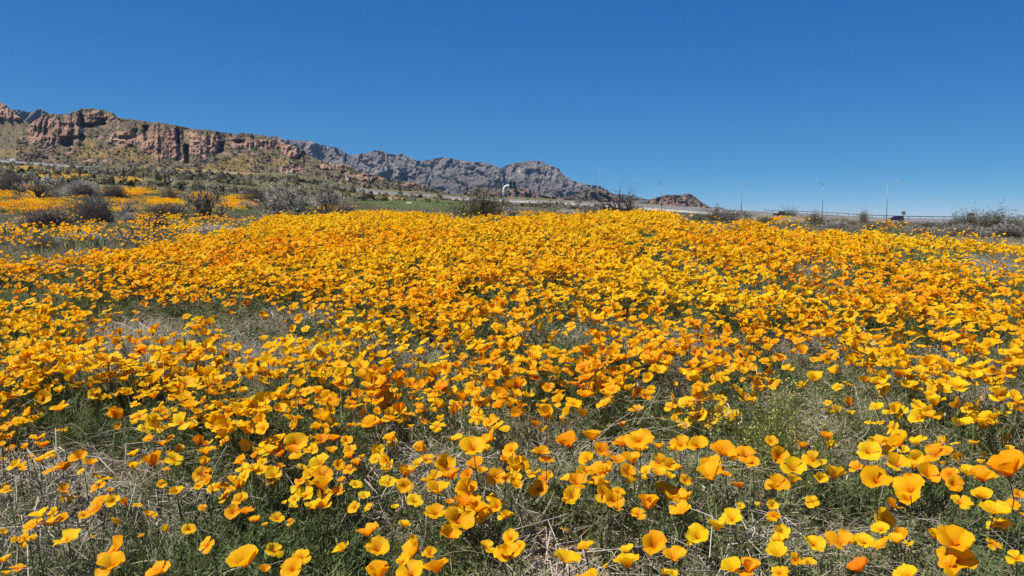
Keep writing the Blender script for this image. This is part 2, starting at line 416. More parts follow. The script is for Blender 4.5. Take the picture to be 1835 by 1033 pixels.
def cl_a(U, V):
    n = (fbm(U / 16, V / 15, 31, 5) - .5) * 1.35
    c = np.zeros_like(U)
    for e in [(95, 238, 48, 26), (165, 212, 38, 11), (228, 250, 36, 13), (292, 258, 36, 31), (368, 258, 38, 22), (432, 258, 30, 9),
              (527, 268, 22, 11), (610, 298, 34, 9), (520, 305, 22, 10), (480, 258, 30, 10), (655, 318, 40, 7), (745, 332, 25, 5), (3, 200, 36, 18)]:
        c = np.maximum(c, 1 - sstep(.75, 1.1, ell(U, V, e) + n))
    return c
def d_a(U, V, cl):
    cols = fbm(U / 9 + V / 60, V / 17, 41, 5, True); big = fbm(U / 30, V / 30, 43, 4, True); fine = fbm(U / 3.2, V / 3.5, 47, 3)
    wp_ = fbm(U / 22, V / 22, 50, 3) - .5; gully = fbm((U + (V - 250) * .3 + wp_ * 40) / 30, V / 60 + wp_, 49, 4, True)
    d = -cl * (cols * 6.5 + big * 13 - 10) - (1 - cl) * (gully * 7 - 3.5) - fine * (2 + 2 * cl)
    for (u, v0, v1, wd, dep) in [(334, 261, 293, 4.2, 42), (317, 232, 258, 3, 30), (262, 226, 252, 6, 26), (144, 206, 226, 6, 20), (182, 213, 224, 8, 16),
                                 (121, 246, 264, 9, 26), (140, 245, 249, 14, 14), (395, 255, 274, 7, 20), (225, 245, 249, 16, 12), (284, 268, 280, 5, 12), (243, 232, 246, 4, 14), (428, 252, 258, 12, 14), (160, 222, 229, 34, 14)]:
        k = np.exp(-((U - u - (V - v0) * .08) / wd) ** 2) * sstep(v0 - 3, v0 + 2, V) * (1 - sstep(v1 - 2, v1 + 3, V))
        d = d + .7 * dep * k
    return d
FL_A = [(165, 276, 42, 12), (225, 275, 32, 12), (262, 268, 10, 10), (160, 262, 18, 12), (430, 295, 42, 18), (395, 300, 40, 8), (500, 292, 30, 10), (20, 272, 50, 6), (250, 285, 45, 7)]
def flow_a(U, V, cl):
    f = np.zeros_like(U)
    for e in FL_A: f = np.maximum(f, 1 - sstep(.45, 1.2, ell(U, V, e)))
    return f * .55 * (1 - cl)
relief('rocky_hill', [(30, 250), (46, 243), (50, 228), (58, 219), (75, 209), (95, 203.5), (112, 207), (122, 205), (132, 200), (150, 196), (168, 195), (186, 197.5), (200, 203), (213, 212), (240, 214), (262, 218), (285, 219.5), (320, 226), (345, 231), (375, 233.5),
        (400, 238), (420, 240.5), (440, 239), (462, 243), (490, 251), (515, 259), (535, 263), (548, 274), (572, 288), (600, 294), (625, 297), (640, 306), (700, 322), (740, 328), (770, 336), (800, 346), (840, 356)],
       [(30, 300), (200, 308), (400, 318), (560, 338), (700, 354), (840, 366)], 30, 840, 1000, 150, [(30, 950), (400, 1050), (840, 1150)], M['crag'], cl_a, 1.7, d_a,
       {'rock': lambda U, V, c: .20 + .72 * c + .25 * sstep(.5, .68, fbm(U / 9, V / 6, 33, 4)), 'flow': flow_a}, .8, 'red brown rocky hill with sheer cliffs and dark clefts')
def cl_0(U, V): return (1 - sstep(.7, 1.2, ell(U, V, (-10, 200, 60, 16)) + (fbm(U / 12, V / 12, 61, 4) - .5))) * .8
relief('scree_hill', [(-420, 150), (-150, 160), (-60, 172), (0, 183), (10, 189), (25, 203), (45, 217), (62, 228), (85, 246), (110, 268), (130, 290)],
       [(-420, 300), (130, 300)], -420, 130, 420, 90, 1350, M['crag'], cl_0, 1.8,
       lambda U, V, c: -(fbm(U / 26, V / 60, 63, 4, True)) * 18 - fbm(U / 4, V / 4, 65, 3) * 5 - c * fbm(U / 8, V / 20, 66, 4, True) * 30,
       {'rock': lambda U, V, c: .1 + .8 * c + .25 * sstep(250, 200, V), 'flow': lambda U, V, c: (1 - sstep(.5, 1.2, ell(U, V, (10, 275, 60, 8)))) * .4}, .8, 'brown scree covered hill sloping down to the valley')
def cl_b(U, V): return sstep(.50, .72, fbm(U / 30, V / 9, 71, 4)) * .55
def d_b(U, V, cl):
    wp_ = fbm(U / 40, V / 25, 72, 4) - .5; sp = fbm((U - (V - 300) * .45 + wp_ * 40) / 46, V / 95 + wp_ * .4, 73, 5, True); sp2 = fbm((U + (V - 300) * .5 + wp_ * 22) / 15, V / 22 + wp_ * .5, 75, 4, True); fine = fbm(U / 3.6, V / 3.0, 77, 3)
    return -(sp - .5) * 230 - (sp2 - .5) * 34 - (fine - .5) * 7
def band_b(U, V, c):
    b = np.zeros_like(U)
    for e, k in [((965, 305, 75, 15), 1), ((570, 268, 60, 16), .75), ((690, 300, 120, 25), .5), ((660, 285, 90, 12), .5), ((820, 305, 90, 20), .45), ((1020, 322, 50, 12), .7), ((910, 318, 40, 12), .6), ((500, 252, 30, 10), .5)]:
        b = np.maximum(b, k * (1 - sstep(.4, 1.2, ell(U, V, e))))
    return b
relief('limestone_range', [(380, 246), (440, 240), (470, 240.5), (480, 244.5), (495, 243), (505, 249), (540, 252.5), (560, 254), (575, 260), (603, 264), (612, 270), (625, 279), (640, 276), (660, 274), (673, 270), (684, 270), (692, 274), (700, 276.5), (722, 276),
        (735, 283), (755, 289), (775, 285), (795, 282), (815, 285), (830, 289), (850, 290.5), (875, 292), (886, 297), (894, 302), (905, 298), (920, 293), (945, 290), (972, 288.5), (979, 294), (990, 298), (1003, 305), (1012, 315), (1030, 325), (1055, 331.5), (1075, 334), (1086, 340), (1097, 347), (1130, 350), (1160, 357), (1175, 362), (1200, 372)],
       [(380, 330), (700, 356), (950, 368), (1200, 384)], 380, 1200, 960, 130, [(380, 3600), (1200, 4600)], M['range'], cl_b, 1.6, d_b,
       {'rock': lambda U, V, c: .35 + .5 * c + .3 * sstep(320, 280, V), 'flow': lambda U, V, c: U * 0, 'band': band_b}, 1.1, 'jagged grey limestone mountain range behind the highway')
relief('distant_ridge', [(-60, 215), (10, 200), (22, 196), (36, 197), (50, 202), (64, 198), (72, 196), (80, 200), (90, 206), (112, 205), (122, 204), (135, 207), (170, 215), (240, 228), (300, 240)],
       [(-60, 270), (300, 280)], -60, 300, 320, 60, 3600, M['range'], cl_b, 1.5, lambda U, V, c: -(fbm((U + V) / 16, V / 40, 81, 5, True) - .5) * 330,
       {'rock': lambda U, V, c: U * 0 + .15, 'flow': lambda U, V, c: U * 0, 'band': lambda U, V, c: U * 0}, .8, 'dark blue grey ridge seen behind the rocky hill')
def cl_c(U, V): return sstep(.45, .62, fbm(U / 14, V / 10, 91, 4)) * .7
def d_c(U, V, cl): return -(fbm((U - (V - 360) * .3 + (fbm(U / 14, V / 12, 92, 3) - .5) * 30) / 17, V / 30, 93, 5, True) - .5) * 70 - (fbm(U / 3, V / 3, 95, 3) - .5) * 9
relief('red_butte', [(1135, 380), (1150, 366), (1165, 358), (1178, 354), (1195, 350), (1210, 349.5), (1222, 350), (1230, 347), (1238, 348), (1246, 353), (1257, 362), (1268, 369), (1277, 373), (1288, 372), (1296, 374), (1303, 379), (1315, 388)],
       [(1135, 388), (1315, 395)], 1135, 1315, 300, 60, 2600, M['redhill'], cl_c, 1.5, d_c,
       {'rock': lambda U, V, c: .3 + .6 * c, 'flow': lambda U, V, c: U * 0}, .5, 'small reddish butte at the end of the range')
relief('red_foothills', [(800, 362), (825, 352), (850, 340), (868, 335), (885, 338), (905, 345), (925, 336), (948, 340), (965, 347), (985, 352), (1005, 356), (1030, 350), (1050, 341), (1068, 339), (1085, 343), (1105, 352), (1130, 361), (1160, 366), (1185, 376)],
       [(800, 372), (1185, 384)], 800, 1185, 460, 50, 2300, M['redhill'], cl_c, 1.7, d_c,
       {'rock': lambda U, V, c: .25 + .6 * c, 'flow': lambda U, V, c: U * 0}, .9, 'low reddish foothills below the grey range')

# ------------------------------------------------------------------ highway
RP = [(-500, 272, 900), (-200, 279, 860), (0, 290, 800), (110, 299, 745), (230, 309, 690), (330, 318, 640), (470, 330, 575), (590, 340.5, 520), (700, 350, 480), (830, 358.5, 440), (1000, 366, 395), (1100, 372, 360), (1200, 378.5, 325),
      (1300, 386, 297), (1400, 389.5, 277), (1500, 394, 264), (1620, 398, 256), (1760, 400, 252), (2000, 401, 250), (2600, 402, 255)]
rp = np.array([[xr(u, v) * Y, Y, CAM_H + el(v) * Y] for u, v, Y in RP])
tt = np.linspace(0, len(rp) - 1, 240)
def catmull(P, t):
    i = np.clip(np.floor(t).astype(int), 0, len(P) - 2); f = (t - i)[:, None]
    p0, p1, p2, p3 = P[np.maximum(i - 1, 0)], P[i], P[i + 1], P[np.minimum(i + 2, len(P) - 1)]
    return .5 * ((2 * p1) + (-p0 + p2) * f + (2 * p0 - 5 * p1 + 4 * p2 - p3) * f ** 2 + (-p0 + 3 * p1 - 3 * p2 + p3) * f ** 3)
RC = catmull(rp, tt)
tan = np.gradient(RC, axis=0); tan[:, 2] = 0; tan /= np.linalg.norm(tan, axis=1)[:, None]
nrm = np.stack([-tan[:, 1], tan[:, 0], tan[:, 2] * 0], -1)         # away from the camera
BANK = .055
def road_pt(off, h=0.0):
    return RC + nrm * off + np.array([0, 0, 1.0]) * (np.asarray(off) * BANK + h)
def road_strip(offs_h): return np.stack([road_pt(o, h) for o, h in offs_h], 1)
tag(obj('road', grid_mesh('road', road_strip([(-2, -9), (-1.2, -1.2), (-1.0, 0.0), (22, 0.0), (22.4, -.8), (34, -9)]), M['asphalt'], smooth=False)), 'grey highway curving across the slope below the mountains', 'road', kind='structure')
for o0, o1 in ((.2, .4), (10.8, 11.0), (11.3, 11.5), (21.2, 21.4)):
    tag(obj('road_marking', grid_mesh('road_marking', road_strip([(o0, .02), (o1, .02)]), M['paint'], smooth=False)), kind='structure')
def rail(name, off, i0, i1, label, mt, barrier=False):
    root = empty(name, RC[i0] + nrm[i0] * off)
    inv = root.location
    P = road_pt(off)[i0:i1] - np.array(inv)
    up = np.array([0, 0, 1.0]); nn = nrm[i0:i1]
    if barrier:
        prof = [(-.35, -.6), (-.3, .1), (-.12, .35), (-.1, .8), (.1, .8), (.12, .35), (.3, .1), (.35, -.6)]
        obj('barrier_wall', grid_mesh('barrier_wall', np.stack([P + nn * a + up * h for a, h in prof], 1), M['concrete'], smooth=False), root)
    prof = [(-.03, .55), (-.09, .6), (-.03, .68), (-.09, .76), (-.03, .82), (.03, .82), (.03, .55), (-.03, .55)]
    dz = .5 if barrier else 0
    obj('rail_beam', grid_mesh('rail_beam', np.stack([P + nn * a + up * (h + dz) for a, h in prof], 1), mt, smooth=False), root)
    seg = np.linalg.norm(np.diff(P, axis=0), axis=1); cum = np.concatenate([[0], np.cumsum(seg)])
    b = MB()
    for d in np.arange(0, cum[-1], 3.8):
        p = [np.interp(d, cum, P[:, k]) for k in range(3)]
        b.box((p[0], p[1], p[2] + .3 + dz / 2), (.16, .16, 1.1 + dz))
    tag(obj('post_row', b.mesh('post_row', mt, False), root), kind='stuff')
    tag(root, label, 'guard rail')
i_at = lambda u: int(np.argmin(np.abs(to_px(RC[:, 0], RC[:, 1], RC[:, 2])[0] - u)))
rail('guard_rail', -.4, i_at(-300), i_at(420), 'pale barrier and post rail beside the far uphill road below the cliffs', M['steel'], True)
rail('guard_rail', -.4, i_at(425), i_at(1290), 'pale concrete barrier with steel rail along the middle of the highway', M['steel'], True)
rail('guard_rail', 21.8, i_at(1295), i_at(2300), 'dark steel guard rail behind the cars against the sky', M['darksteel'])

# ------------------------------------------------------------------ vehicles
def prism(b, prof, y0, y1, mi=0, inset=0.0):
    k = len(prof); cx_ = sum(p[0] for p in prof) / k; cz_ = sum(p[1] for p in prof) / k
    m0 = y0 + inset, y1 - inset
    vs_ = [(x, y0 + (inset if z > cz_ else 0), z) for x, z in prof] + [(x, y1 - (inset if z > cz_ else 0), z) for x, z in prof]
    b.add(vs_, [tuple(range(k - 1, -1, -1)), tuple(range(k, 2 * k))] + [(i, (i + 1) % k, (i + 1) % k + k, i + k) for i in range(k)], mi)
def part_prism(name, prof, y0, y1, m, root, inset=0.0):
    b = MB(); prism(b, prof, y0, y1, 0, inset); me = b.mesh(name, m, False); o = obj(name, me, root)
    bv = o.modifiers.new('bevel', 'BEVEL'); bv.width = .035; bv.segments = 2; return o
def wheel(root, x, y, r=.37):
    b = MB(); b.tube([(x, y - .12, r), (x, y + .12, r)], r, 18, 0, True); t = obj('wheel', b.mesh('wheel', M['tyre'], False), root)
    b = MB(); s = 1 if y > 0 else -1
    b.tube([(x, y + s * .10, r), (x, y + s * .135, r)], [r * .62, r * .55], 12, 0, True); obj('rim', b.mesh('rim', M['rim'], False), t)
def vehicle(name, kind, u, v, paint, label, cat, flip=1, off=6.0, roofpaint=None):
    i = i_at(u); p = road_pt(off)[i]; t = tan[i]
    root = empty(name, p, math.atan2(t[1], t[0]) + (0 if flip > 0 else math.pi))
    P, W = M[paint], .92
    if kind == 'suv':
        part_prism('body', [(-2.3, .32), (-2.35, .75), (-2.28, 1.05), (2.05, 1.0), (2.3, .8), (2.33, .4), (2.2, .3)], -W, W, P, root)
        part_prism('cabin', [(-2.28, 1.04), (-2.05, 1.68), (-1.7, 1.76), (.2, 1.74), (.55, 1.66), (1.25, 1.02)], -W + .04, W - .04, M[roofpaint] if roofpaint else P, root, .14)
        for x0, x1, x2, x3 in ((-2.0, -1.85, -1.2, -1.2), (-1.1, -1.1, -.15, -.15), (-.05, -.05, .4, .95)):
            for s in (-1, 1):
                b = MB(); y = s * (W - .035); yt = s * (W - .165)
                b.add([(x0, y, 1.12), (x1, yt, 1.62), (x2, yt, 1.62), (x3, y, 1.12), (x0, y - s * .05, 1.12), (x1, yt - s * .05, 1.62), (x2, yt - s * .05, 1.62), (x3, y - s * .05, 1.12)],
                      [(0, 1, 2, 3), (7, 6, 5, 4), (0, 4, 5, 1), (1, 5, 6, 2), (2, 6, 7, 3), (3, 7, 4, 0)])
                obj('side_window', b.mesh('side_window', M['glass'], False), root)
        b = MB(); b.add([(1.23, -.7, 1.08), (1.23, .7, 1.08), (.6, .62, 1.66), (.6, -.62, 1.66)], [(0, 1, 2, 3)]); b.v = [(x + .03, y, z + .02) for x, y, z in b.v]; obj('windscreen', b.mesh('windscreen', M['glass'], False), root)
        b = MB(); b.add([(-2.31, -.68, 1.1), (-2.31, .68, 1.1), (-2.1, .6, 1.62), (-2.1, -.6, 1.62)], [(0, 3, 2, 1)]); obj('rear_window', b.mesh('rear_window', M['glass'], False), root)
        wx = (-1.4, 1.42)
    elif kind == 'pickup':
        part_prism('body', [(-2.8, .45), (-2.82, 1.0), (2.55, 1.02), (2.75, .9), (2.8, .5), (2.6, .4)], -W, W, P, root)
        part_prism('cabin', [(-.75, 1.0), (-.68, 1.72), (-.5, 1.78), (.75, 1.78), (.95, 1.7), (1.6, 1.0)], -W + .05, W - .05, M[roofpaint] if roofpaint else P, root, .12)
        b = MB(); b.box((-1.8, 0, 1.03), (1.9, 1.5, .04)); obj('cargo_bed', b.mesh('cargo_bed', M['black'], False), root)
        for x0, x1, x2, x3 in ((-.6, -.56, .2, .2), (.3, .3, .75, 1.3)):
            for s in (-1, 1):
                b = MB(); y = s * (W - .045); yt = s * (W - .155)
                b.add([(x0, y, 1.1), (x1, yt, 1.66), (x2, yt, 1.66), (x3, y, 1.1), (x0, y - s * .05, 1.1), (x1, yt - s * .05, 1.66), (x2, yt - s * .05, 1.66), (x3, y - s * .05, 1.1)],
                      [(0, 1, 2, 3), (7, 6, 5, 4), (0, 4, 5, 1), (1, 5, 6, 2), (2, 6, 7, 3), (3, 7, 4, 0)])
                obj('side_window', b.mesh('side_window', M['glass'], False), root)
        b = MB(); b.add([(1.6, -.7, 1.08), (1.6, .7, 1.08), (1.02, .62, 1.7), (1.02, -.62, 1.7)], [(0, 1, 2, 3)]); obj('windscreen', b.mesh('windscreen', M['glass'], False), root)
        wx = (-1.75, 1.8)
    elif kind == 'van':
        part_prism('body', [(-4.0, .5), (-4.0, 3.1), (2.2, 3.15), (2.6, 2.9), (2.6, .5)], -1.15, 1.15, P, root)
        part_prism('cab', [(2.55, .5), (2.55, 2.1), (3.1, 2.05), (3.6, 1.25), (4.2, 1.15), (4.3, .5)], -1.02, 1.02, P, root)
        for s in (-1, 1):
            for x in (-2.6, -.6, 1.2):
                b = MB(); b.box((x, s * 1.16, 2.2), (1.0, .04, .6)); obj('side_window', b.mesh('side_window', M['glass'], False), root)
        b = MB(); b.add([(3.15, -.9, 2.0), (3.15, .9, 2.0), (3.64, .9, 1.28), (3.64, -.9, 1.28)], [(0, 3, 2, 1)]); obj('windscreen', b.mesh('windscreen', M['glass'], False), root)
        wx = (-2.4, 3.3)
    else:          # car hauler trailer
        part_prism('body', [(-2.4, .4), (-2.45, .9), (-2.1, 1.15), (-1.7, 1.6), (.3, 1.65), (1.2, 1.1), (2.2, .98), (2.35, .4)], -W, W, P, root)
        for s in (-1, 1):
            b = MB(); b.add([(-1.75, s * (W + .01), 1.12), (-1.55, s * (W + .01), 1.5), (.2, s * (W + .01), 1.52), (.9, s * (W + .01), 1.12)], [(0, 1, 2, 3)]); obj('side_window', b.mesh('side_window', M['glass'], False), root)
        wx = (-1.5, 1.5)
    for x in wx:
        for s in (-1, 1): wheel(root, x, s * (.86 if kind != 'van' else 1.05), .37 if kind != 'van' else .45)
    hx = {'suv': 2.3, 'pickup': 2.76, 'van': 4.27}.get(kind, 2.3); rx_ = {'suv': -2.36, 'pickup': -2.83, 'van': -4.02}.get(kind, -2.46)
    for s in (-1, 1):
        b = MB(); b.box((hx, s * .68, .78), (.1, .3, .16)); obj('headlight', b.mesh('headlight', M['lamp'], False), root)
        b = MB(); b.box((rx_, s * .78, .92), (.06, .16, .3)); obj('tail_light', b.mesh('tail_light', M['red'], False), root)
    tag(root, label, cat); return root
vehicle('suv', 'suv', 1612, 392, 'plum', 'dark plum suv driving on the road past the square sign', 'suv', -1, 2.6)
vehicle('pickup_truck', 'pickup', 1388, 380, 'maroon', 'dark maroon pickup truck on the road behind the grey brush', 'pickup', 1, 3.0)
vehicle('pickup_truck', 'pickup', 636, 340, 'navy', 'dark pickup with white cab roof on the far highway below the mountains', 'pickup', 1, 6.0, 'white')
vehicle('car', 'suv', 1030, 366, 'rust', 'rust red car on the highway near the dead branchy bush', 'car', -1, 1.2)
vehicle('camper_van', 'van', 14, 286, 'white', 'white camper van on the far uphill road under the hill', 'van', 1, 8.0)

# ------------------------------------------------------------------ lamp posts, signs, gantry
def on_road(u, off):
    i = i_at(u); return Vector(road_pt(off)[i]), tan[i], nrm[i]
def lamp_post(u, off, vtop, arm, vlamp, label):
    p, t, n = on_road(u, off); p.z -= .4
    h = CAM_H + float(el(vtop)) * p.y - p.z
    root = empty('lamp_post', p)
    b = MB(); b.tube([(0, 0, 0), (0, 0, .5)], .3, 8, 0, True); obj('footing', b.mesh('footing', M['concrete'], False), root)
    b = MB(); b.tube([(0, 0, .45), (0, 0, h * .5), (0, 0, h)], [.13, .11, .085], 8, 0, True); obj('pole', b.mesh('pole', M['steel']), root)
    if arm:
        dx = arm * p.y / F_PX; dz = CAM_H + float(el(vlamp)) * p.y - p.z - h
        b = MB(); b.tube([(0, 0, h - .1), (dx * .35, 0, h + dz * .55), (dx * .75, 0, h + dz * .95), (dx, 0, h + dz)], [.09, .08, .07, .07], 6, 0, True); obj('arm', b.mesh('arm', M['steel']), root)
        b = MB(); s = 1 if dx > 0 else -1
        prism(b, [(dx - s * .1, h + dz - .06), (dx + s * .1, h + dz + .14), (dx + s * .85, h + dz + .12), (dx + s * 1.0, h + dz), (dx + s * .8, h + dz - .12)][::(1 if s < 0 else -1)], -.2, .2)
        obj('lamp_head', b.mesh('lamp_head', M['lamp'], False), root)
    tag(root, label, 'lamp post', 'lamp posts along the highway' if arm else None)
    return root
lamp_post(1191, -2, 333, -8, 322.5, 'steel lamp post with arm to the left in front of the red butte')
lamp_post(1252, 23, 333, 13, 326.5, 'steel lamp post with arm to the right beside the red butte')
lamp_post(1476, -2.5, 333, -8, 325, 'steel lamp post with arm to the left, between the maroon pickup and the suv')
lamp_post(1589, -2.5, 334, 14, 325, 'tall steel lamp post with arm to the right just left of the suv')
lamp_post(1077, -1, 299, 0, 0, 'tallest plain steel pole standing against the sky without an arm')
lamp_post(757, -2, 312, -3, 310, 'thin distant lamp post before the grey range, first of two')
lamp_post(777, 23, 318, 3, 315, 'thin distant lamp post before the grey range, second of two')
lamp_post(970, -2, 326, -2, 324, 'thin pale lamp post between the sign gantry and the tall pole')

p, t, n = on_road(903, -2.5); k = p.y / F_PX; p.z -= .6
root = empty('sign_gantry', p)
H = CAM_H + float(el(333)) * p.y - p.z
b = MB(); b.tube([(0, 0, 0), (0, 0, .7)], .6, 10, 0, True); obj('footing', b.mesh('footing', M['concrete'], False), root)
arc = [(0, 0, 0.5), (0, 0, H - 9 * k)] + [((1 - math.cos(a)) * 8 * k, 0, H - 9 * k + math.sin(a) * 9 * k) for a in np.linspace(.2, math.pi / 2, 7)] + [(25 * k, 0, H)]
b = MB(); b.tube(arc, [.58, .55] + [.52] * 7 + [.42], 10, 0, True); obj('curved_post', b.mesh('curved_post', M['mint']), root)
for (x0, x1, z0, z1) in ((10, 15.5, .6, 6.5), (16, 22.5, .6, 7.5), (10, 15.5, -5.5, -.2), (16, 22.5, -6, -.2)):
    b = MB(); b.box(((x0 + x1) / 2 * k, -.5, H + (z0 + z1) / 2 * k), ((x1 - x0) * k, .12, (z1 - z0) * k)); pn = obj('sign_panel', b.mesh('sign_panel', M['sign'], False), root)
    b = MB(); b.box(((x0 + x1) / 2 * k, -.42, H + (z0 + z1) / 2 * k), (.12, .1, (z1 - z0) * k * .9)); obj('bracket', b.mesh('bracket', M['steel'], False), pn)
tag(root, 'pale curved cantilever gantry carrying dark green sign panels over the highway', 'sign gantry')

def small_sign(name, base, h, wd, ht, m, legs, label):
    root = empty(name, base)
    for x in legs:
        b = MB(); b.box((x, .06, h / 2), (.1, .1, h)); obj('post', b.mesh('post', M['darksteel'], False), root)
    b = MB(); b.box((0, 0, h - ht / 2), (wd, .05, ht)); pn = obj('sign_panel', b.mesh('sign_panel', m, False), root)
    tag(root, label, 'sign')
p, t, n = on_road(1633, 16)
small_sign('road_sign', p, CAM_H + float(el(379)) * p.y - p.z, 6.6 * p.y / F_PX, 6.2 * p.y / F_PX, M['signback'], (0,), 'small square grey road sign right of the suv against the sky')
p = at(1739, 425, 34)
small_sign('board_sign', p, CAM_H + float(el(382)) * p.y - p.z, 10 * p.y / F_PX, 14 * p.y / F_PX, M['brownsign'], (-.08, .08), 'small brown board standing in the big grey shrub thicket')

# ------------------------------------------------------------------ shrubs
def twig(b, rnd, p, d, L, r, depth, spread, droop, kids, mi=0, tips=None, segs=3, sides=3):
    pts, rad = [p.copy()], [r]
    q = p.copy(); dd = d.normalized()
    for i in range(segs):
        dd = (dd + Vector((rnd.gauss(0, 1), rnd.gauss(0, 1), rnd.gauss(0, 1))) * .17 + Vector((0, 0, droop))).normalized()
        q = q + dd * L / segs; pts.append(q.copy()); rad.append(r * (1 - .75 * (i + 1) / segs))
    b.tube(pts, rad, sides, mi)
    if tips is not None and depth <= 1: tips.append((pts, dd))
    if depth > 0:
        for k in range(kids):
            i = rnd.choice(range(1, segs + 1))
            nd = (dd + Vector((rnd.gauss(0, 1), rnd.gauss(0, 1), rnd.gauss(.15, .8))) * spread).normalized()
            twig(b, rnd, pts[i], nd, L * rnd.uniform(.45, .75), rad[i] * .75 + .0008, depth - 1, spread, droop, kids, mi, tips, segs, sides)
def leaves_on(b, rnd, tips, n, size, jitter):
    for _ in range(n):
        pts, dd = rnd.choice(tips); i = rnd.randrange(len(pts) - 1); f = rnd.random()
        p = pts[i].lerp(pts[i + 1], f) + Vector((rnd.gauss(0, 1), rnd.gauss(0, 1), rnd.gauss(0, 1))) * jitter
        a = Vector((rnd.gauss(0, 1), rnd.gauss(0, 1), rnd.gauss(.6, 1))).normalized(); c = a.cross(Vector((rnd.random(), rnd.random(), rnd.random()))).normalized()
        s = size * rnd.uniform(.6, 1.4)
        b.add([p, p + a * s * .5 + c * s * .22, p + a * s, p + a * s * .5 - c * s * .22], [(0, 1, 2, 3)])
PROTO = {}
def proto_dome(key, seed, m='dome'):
    r = random.Random(seed); tw, fr = MB(), MB()
    for i in range(26):
        a = r.uniform(0, 6.283); e = math.radians(r.uniform(8, 88)); d = Vector((math.cos(a) * math.cos(e), math.sin(a) * math.cos(e), math.sin(e) * 1.1))
        twig(tw, r, Vector((r.gauss(0, .05), r.gauss(0, .05), 0)), d, r.uniform(.34, .5), .012, 1, .55, .02, 5, segs=3)
    for i in range(4600):
        a = r.uniform(0, 6.283); e = math.asin(r.uniform(.02, 1)); R = .5 * r.uniform(.45, 1.02) * (1 + .16 * math.sin(3 * a + seed) * math.cos(e))
        p = Vector((math.cos(a) * math.cos(e) * R, math.sin(a) * math.cos(e) * R, math.sin(e) * R * 1.75))
        d = (p.normalized() + Vector((r.gauss(0, .6), r.gauss(0, .6), r.gauss(.15, .5)))).normalized() * r.uniform(.06, .16)
        mid = p + d * .5 + Vector((r.gauss(0, .012), r.gauss(0, .012), r.gauss(0, .012)))
        fr.ribbon([p, mid, p + d], [.010, .009, .003], 0)
    return [('branches', tw.mesh('branches', M['bark'])), ('twigs', fr.mesh('twigs', M[m]))]
def proto_branchy(key, seed, n, kids, depth, fuzz, m='bark', rad=.014):
    r = random.Random(seed); tw, fr, tips = MB(), MB(), []
    for i in range(n):
        a = r.uniform(0, 6.283); e = math.radians(r.uniform(18, 80)); d = Vector((math.cos(a) * math.cos(e), math.sin(a) * math.cos(e), math.sin(e) * 1.3))
        twig(tw, r, Vector((r.gauss(0, .05), r.gauss(0, .05), -.03)), d, r.uniform(.32, .48), rad, depth, .75, .01, kids, tips=tips, segs=4)
    for i in range(fuzz):
        pts, dd = r.choice(tips); p = r.choice(pts); d = (dd + Vector((r.gauss(0, .8), r.gauss(0, .8), r.gauss(0, .8)))).normalized() * r.uniform(.04, .1)
        fr.ribbon([p, p + d * .5, p + d], [.009, .008, .003], 0)
    return [('branches', tw.mesh('branches', M[m]))] + ([('twigs', fr.mesh('twigs', M['dome']))] if fuzz else [])
def proto_leafy(key, seed, n, leaves, m, upright=.5):
    r = random.Random(seed); tw, lf, tips = MB(), MB(), []
    for i in range(n):
        a = r.uniform(0, 6.283); e = math.radians(r.uniform(35 + 30 * upright - 20, 86)); d = Vector((math.cos(a) * math.cos(e), math.sin(a) * math.cos(e), math.sin(e) * 1.2))
        twig(tw, r, Vector((r.gauss(0, .08), r.gauss(0, .08), -.03)), d, r.uniform(.45, .8), .012, 1, .5, .03, 5, tips=tips, segs=4)
    leaves_on(lf, r, tips, leaves, .044, .055)
    return [('branches', tw.mesh('branches', M['bark'])), ('foliage', lf.mesh('foliage', M[m]))]
def proto_grass(key, seed, m, n=420):
    r = random.Random(seed); b = MB()
    for i in range(n):
        a = r.uniform(0, 6.283); rr = r.random() ** .6 * .22; p = Vector((math.cos(a) * rr, math.sin(a) * rr, -.02)); L = r.uniform(.5, 1.05)
        o = Vector((math.cos(a), math.sin(a), 0)) * r.uniform(.05, .42) + Vector((r.gauss(0, .1), r.gauss(0, .1), 0))
        b.ribbon([p, p + o * .25 + Vector((0, 0, L * .5)), p + o * .65 + Vector((0, 0, L * .85)), p + o * 1.05 + Vector((0, 0, L * r.uniform(.8, 1)))], [.012, .012, .009, .003], 0)
    return [('blades', b.mesh('blades', M[m]))]
def proto_yucca(key, seed):
    r = random.Random(seed); t, b = MB(), MB()
    t.tube([(0, 0, -.1), (.02, 0, .2), (0, .02, .55)], [.09, .08, .07], 7)
    for i in range(150):
        z = .22 + .4 * r.random(); a = r.uniform(0, 6.283); e = math.radians(r.uniform(-15, 85)); L = r.uniform(.3, .42)
        d = Vector((math.cos(a) * math.cos(e), math.sin(a) * math.cos(e), math.sin(e))); p = Vector((0, 0, z))
        b.ribbon([p, p + d * L * .5, p + d * L], [.035, .03, .004], 0)
    return [('trunk', t.mesh('trunk', M['bark'])), ('leaves', b.mesh('leaves', M['yucca']))]
for i in range(3): PROTO['dome%d' % i] = proto_dome('d', 11 + i)
for i in range(3): PROTO['branchy%d' % i] = proto_branchy('b', 31 + i, 12, 4, 2, 2600)
for i in range(2): PROTO['dead%d' % i] = proto_branchy('x', 41 + i, 13, 4, 2, 0, 'bark', .026)
for i in range(2): PROTO['olive%d' % i] = proto_leafy('o', 51 + i, 34, 5200, 'olive', .7)
for i in range(3): PROTO['grey%d' % i] = proto_leafy('g', 61 + i, 34, 5200, 'greygreen', .3)
for i in range(2): PROTO['tuft%d' % i] = proto_grass('t', 71 + i, 'brush')
for i in range(2): PROTO['yucca%d' % i] = proto_yucca('y', 81 + i)
PSIZE = {}
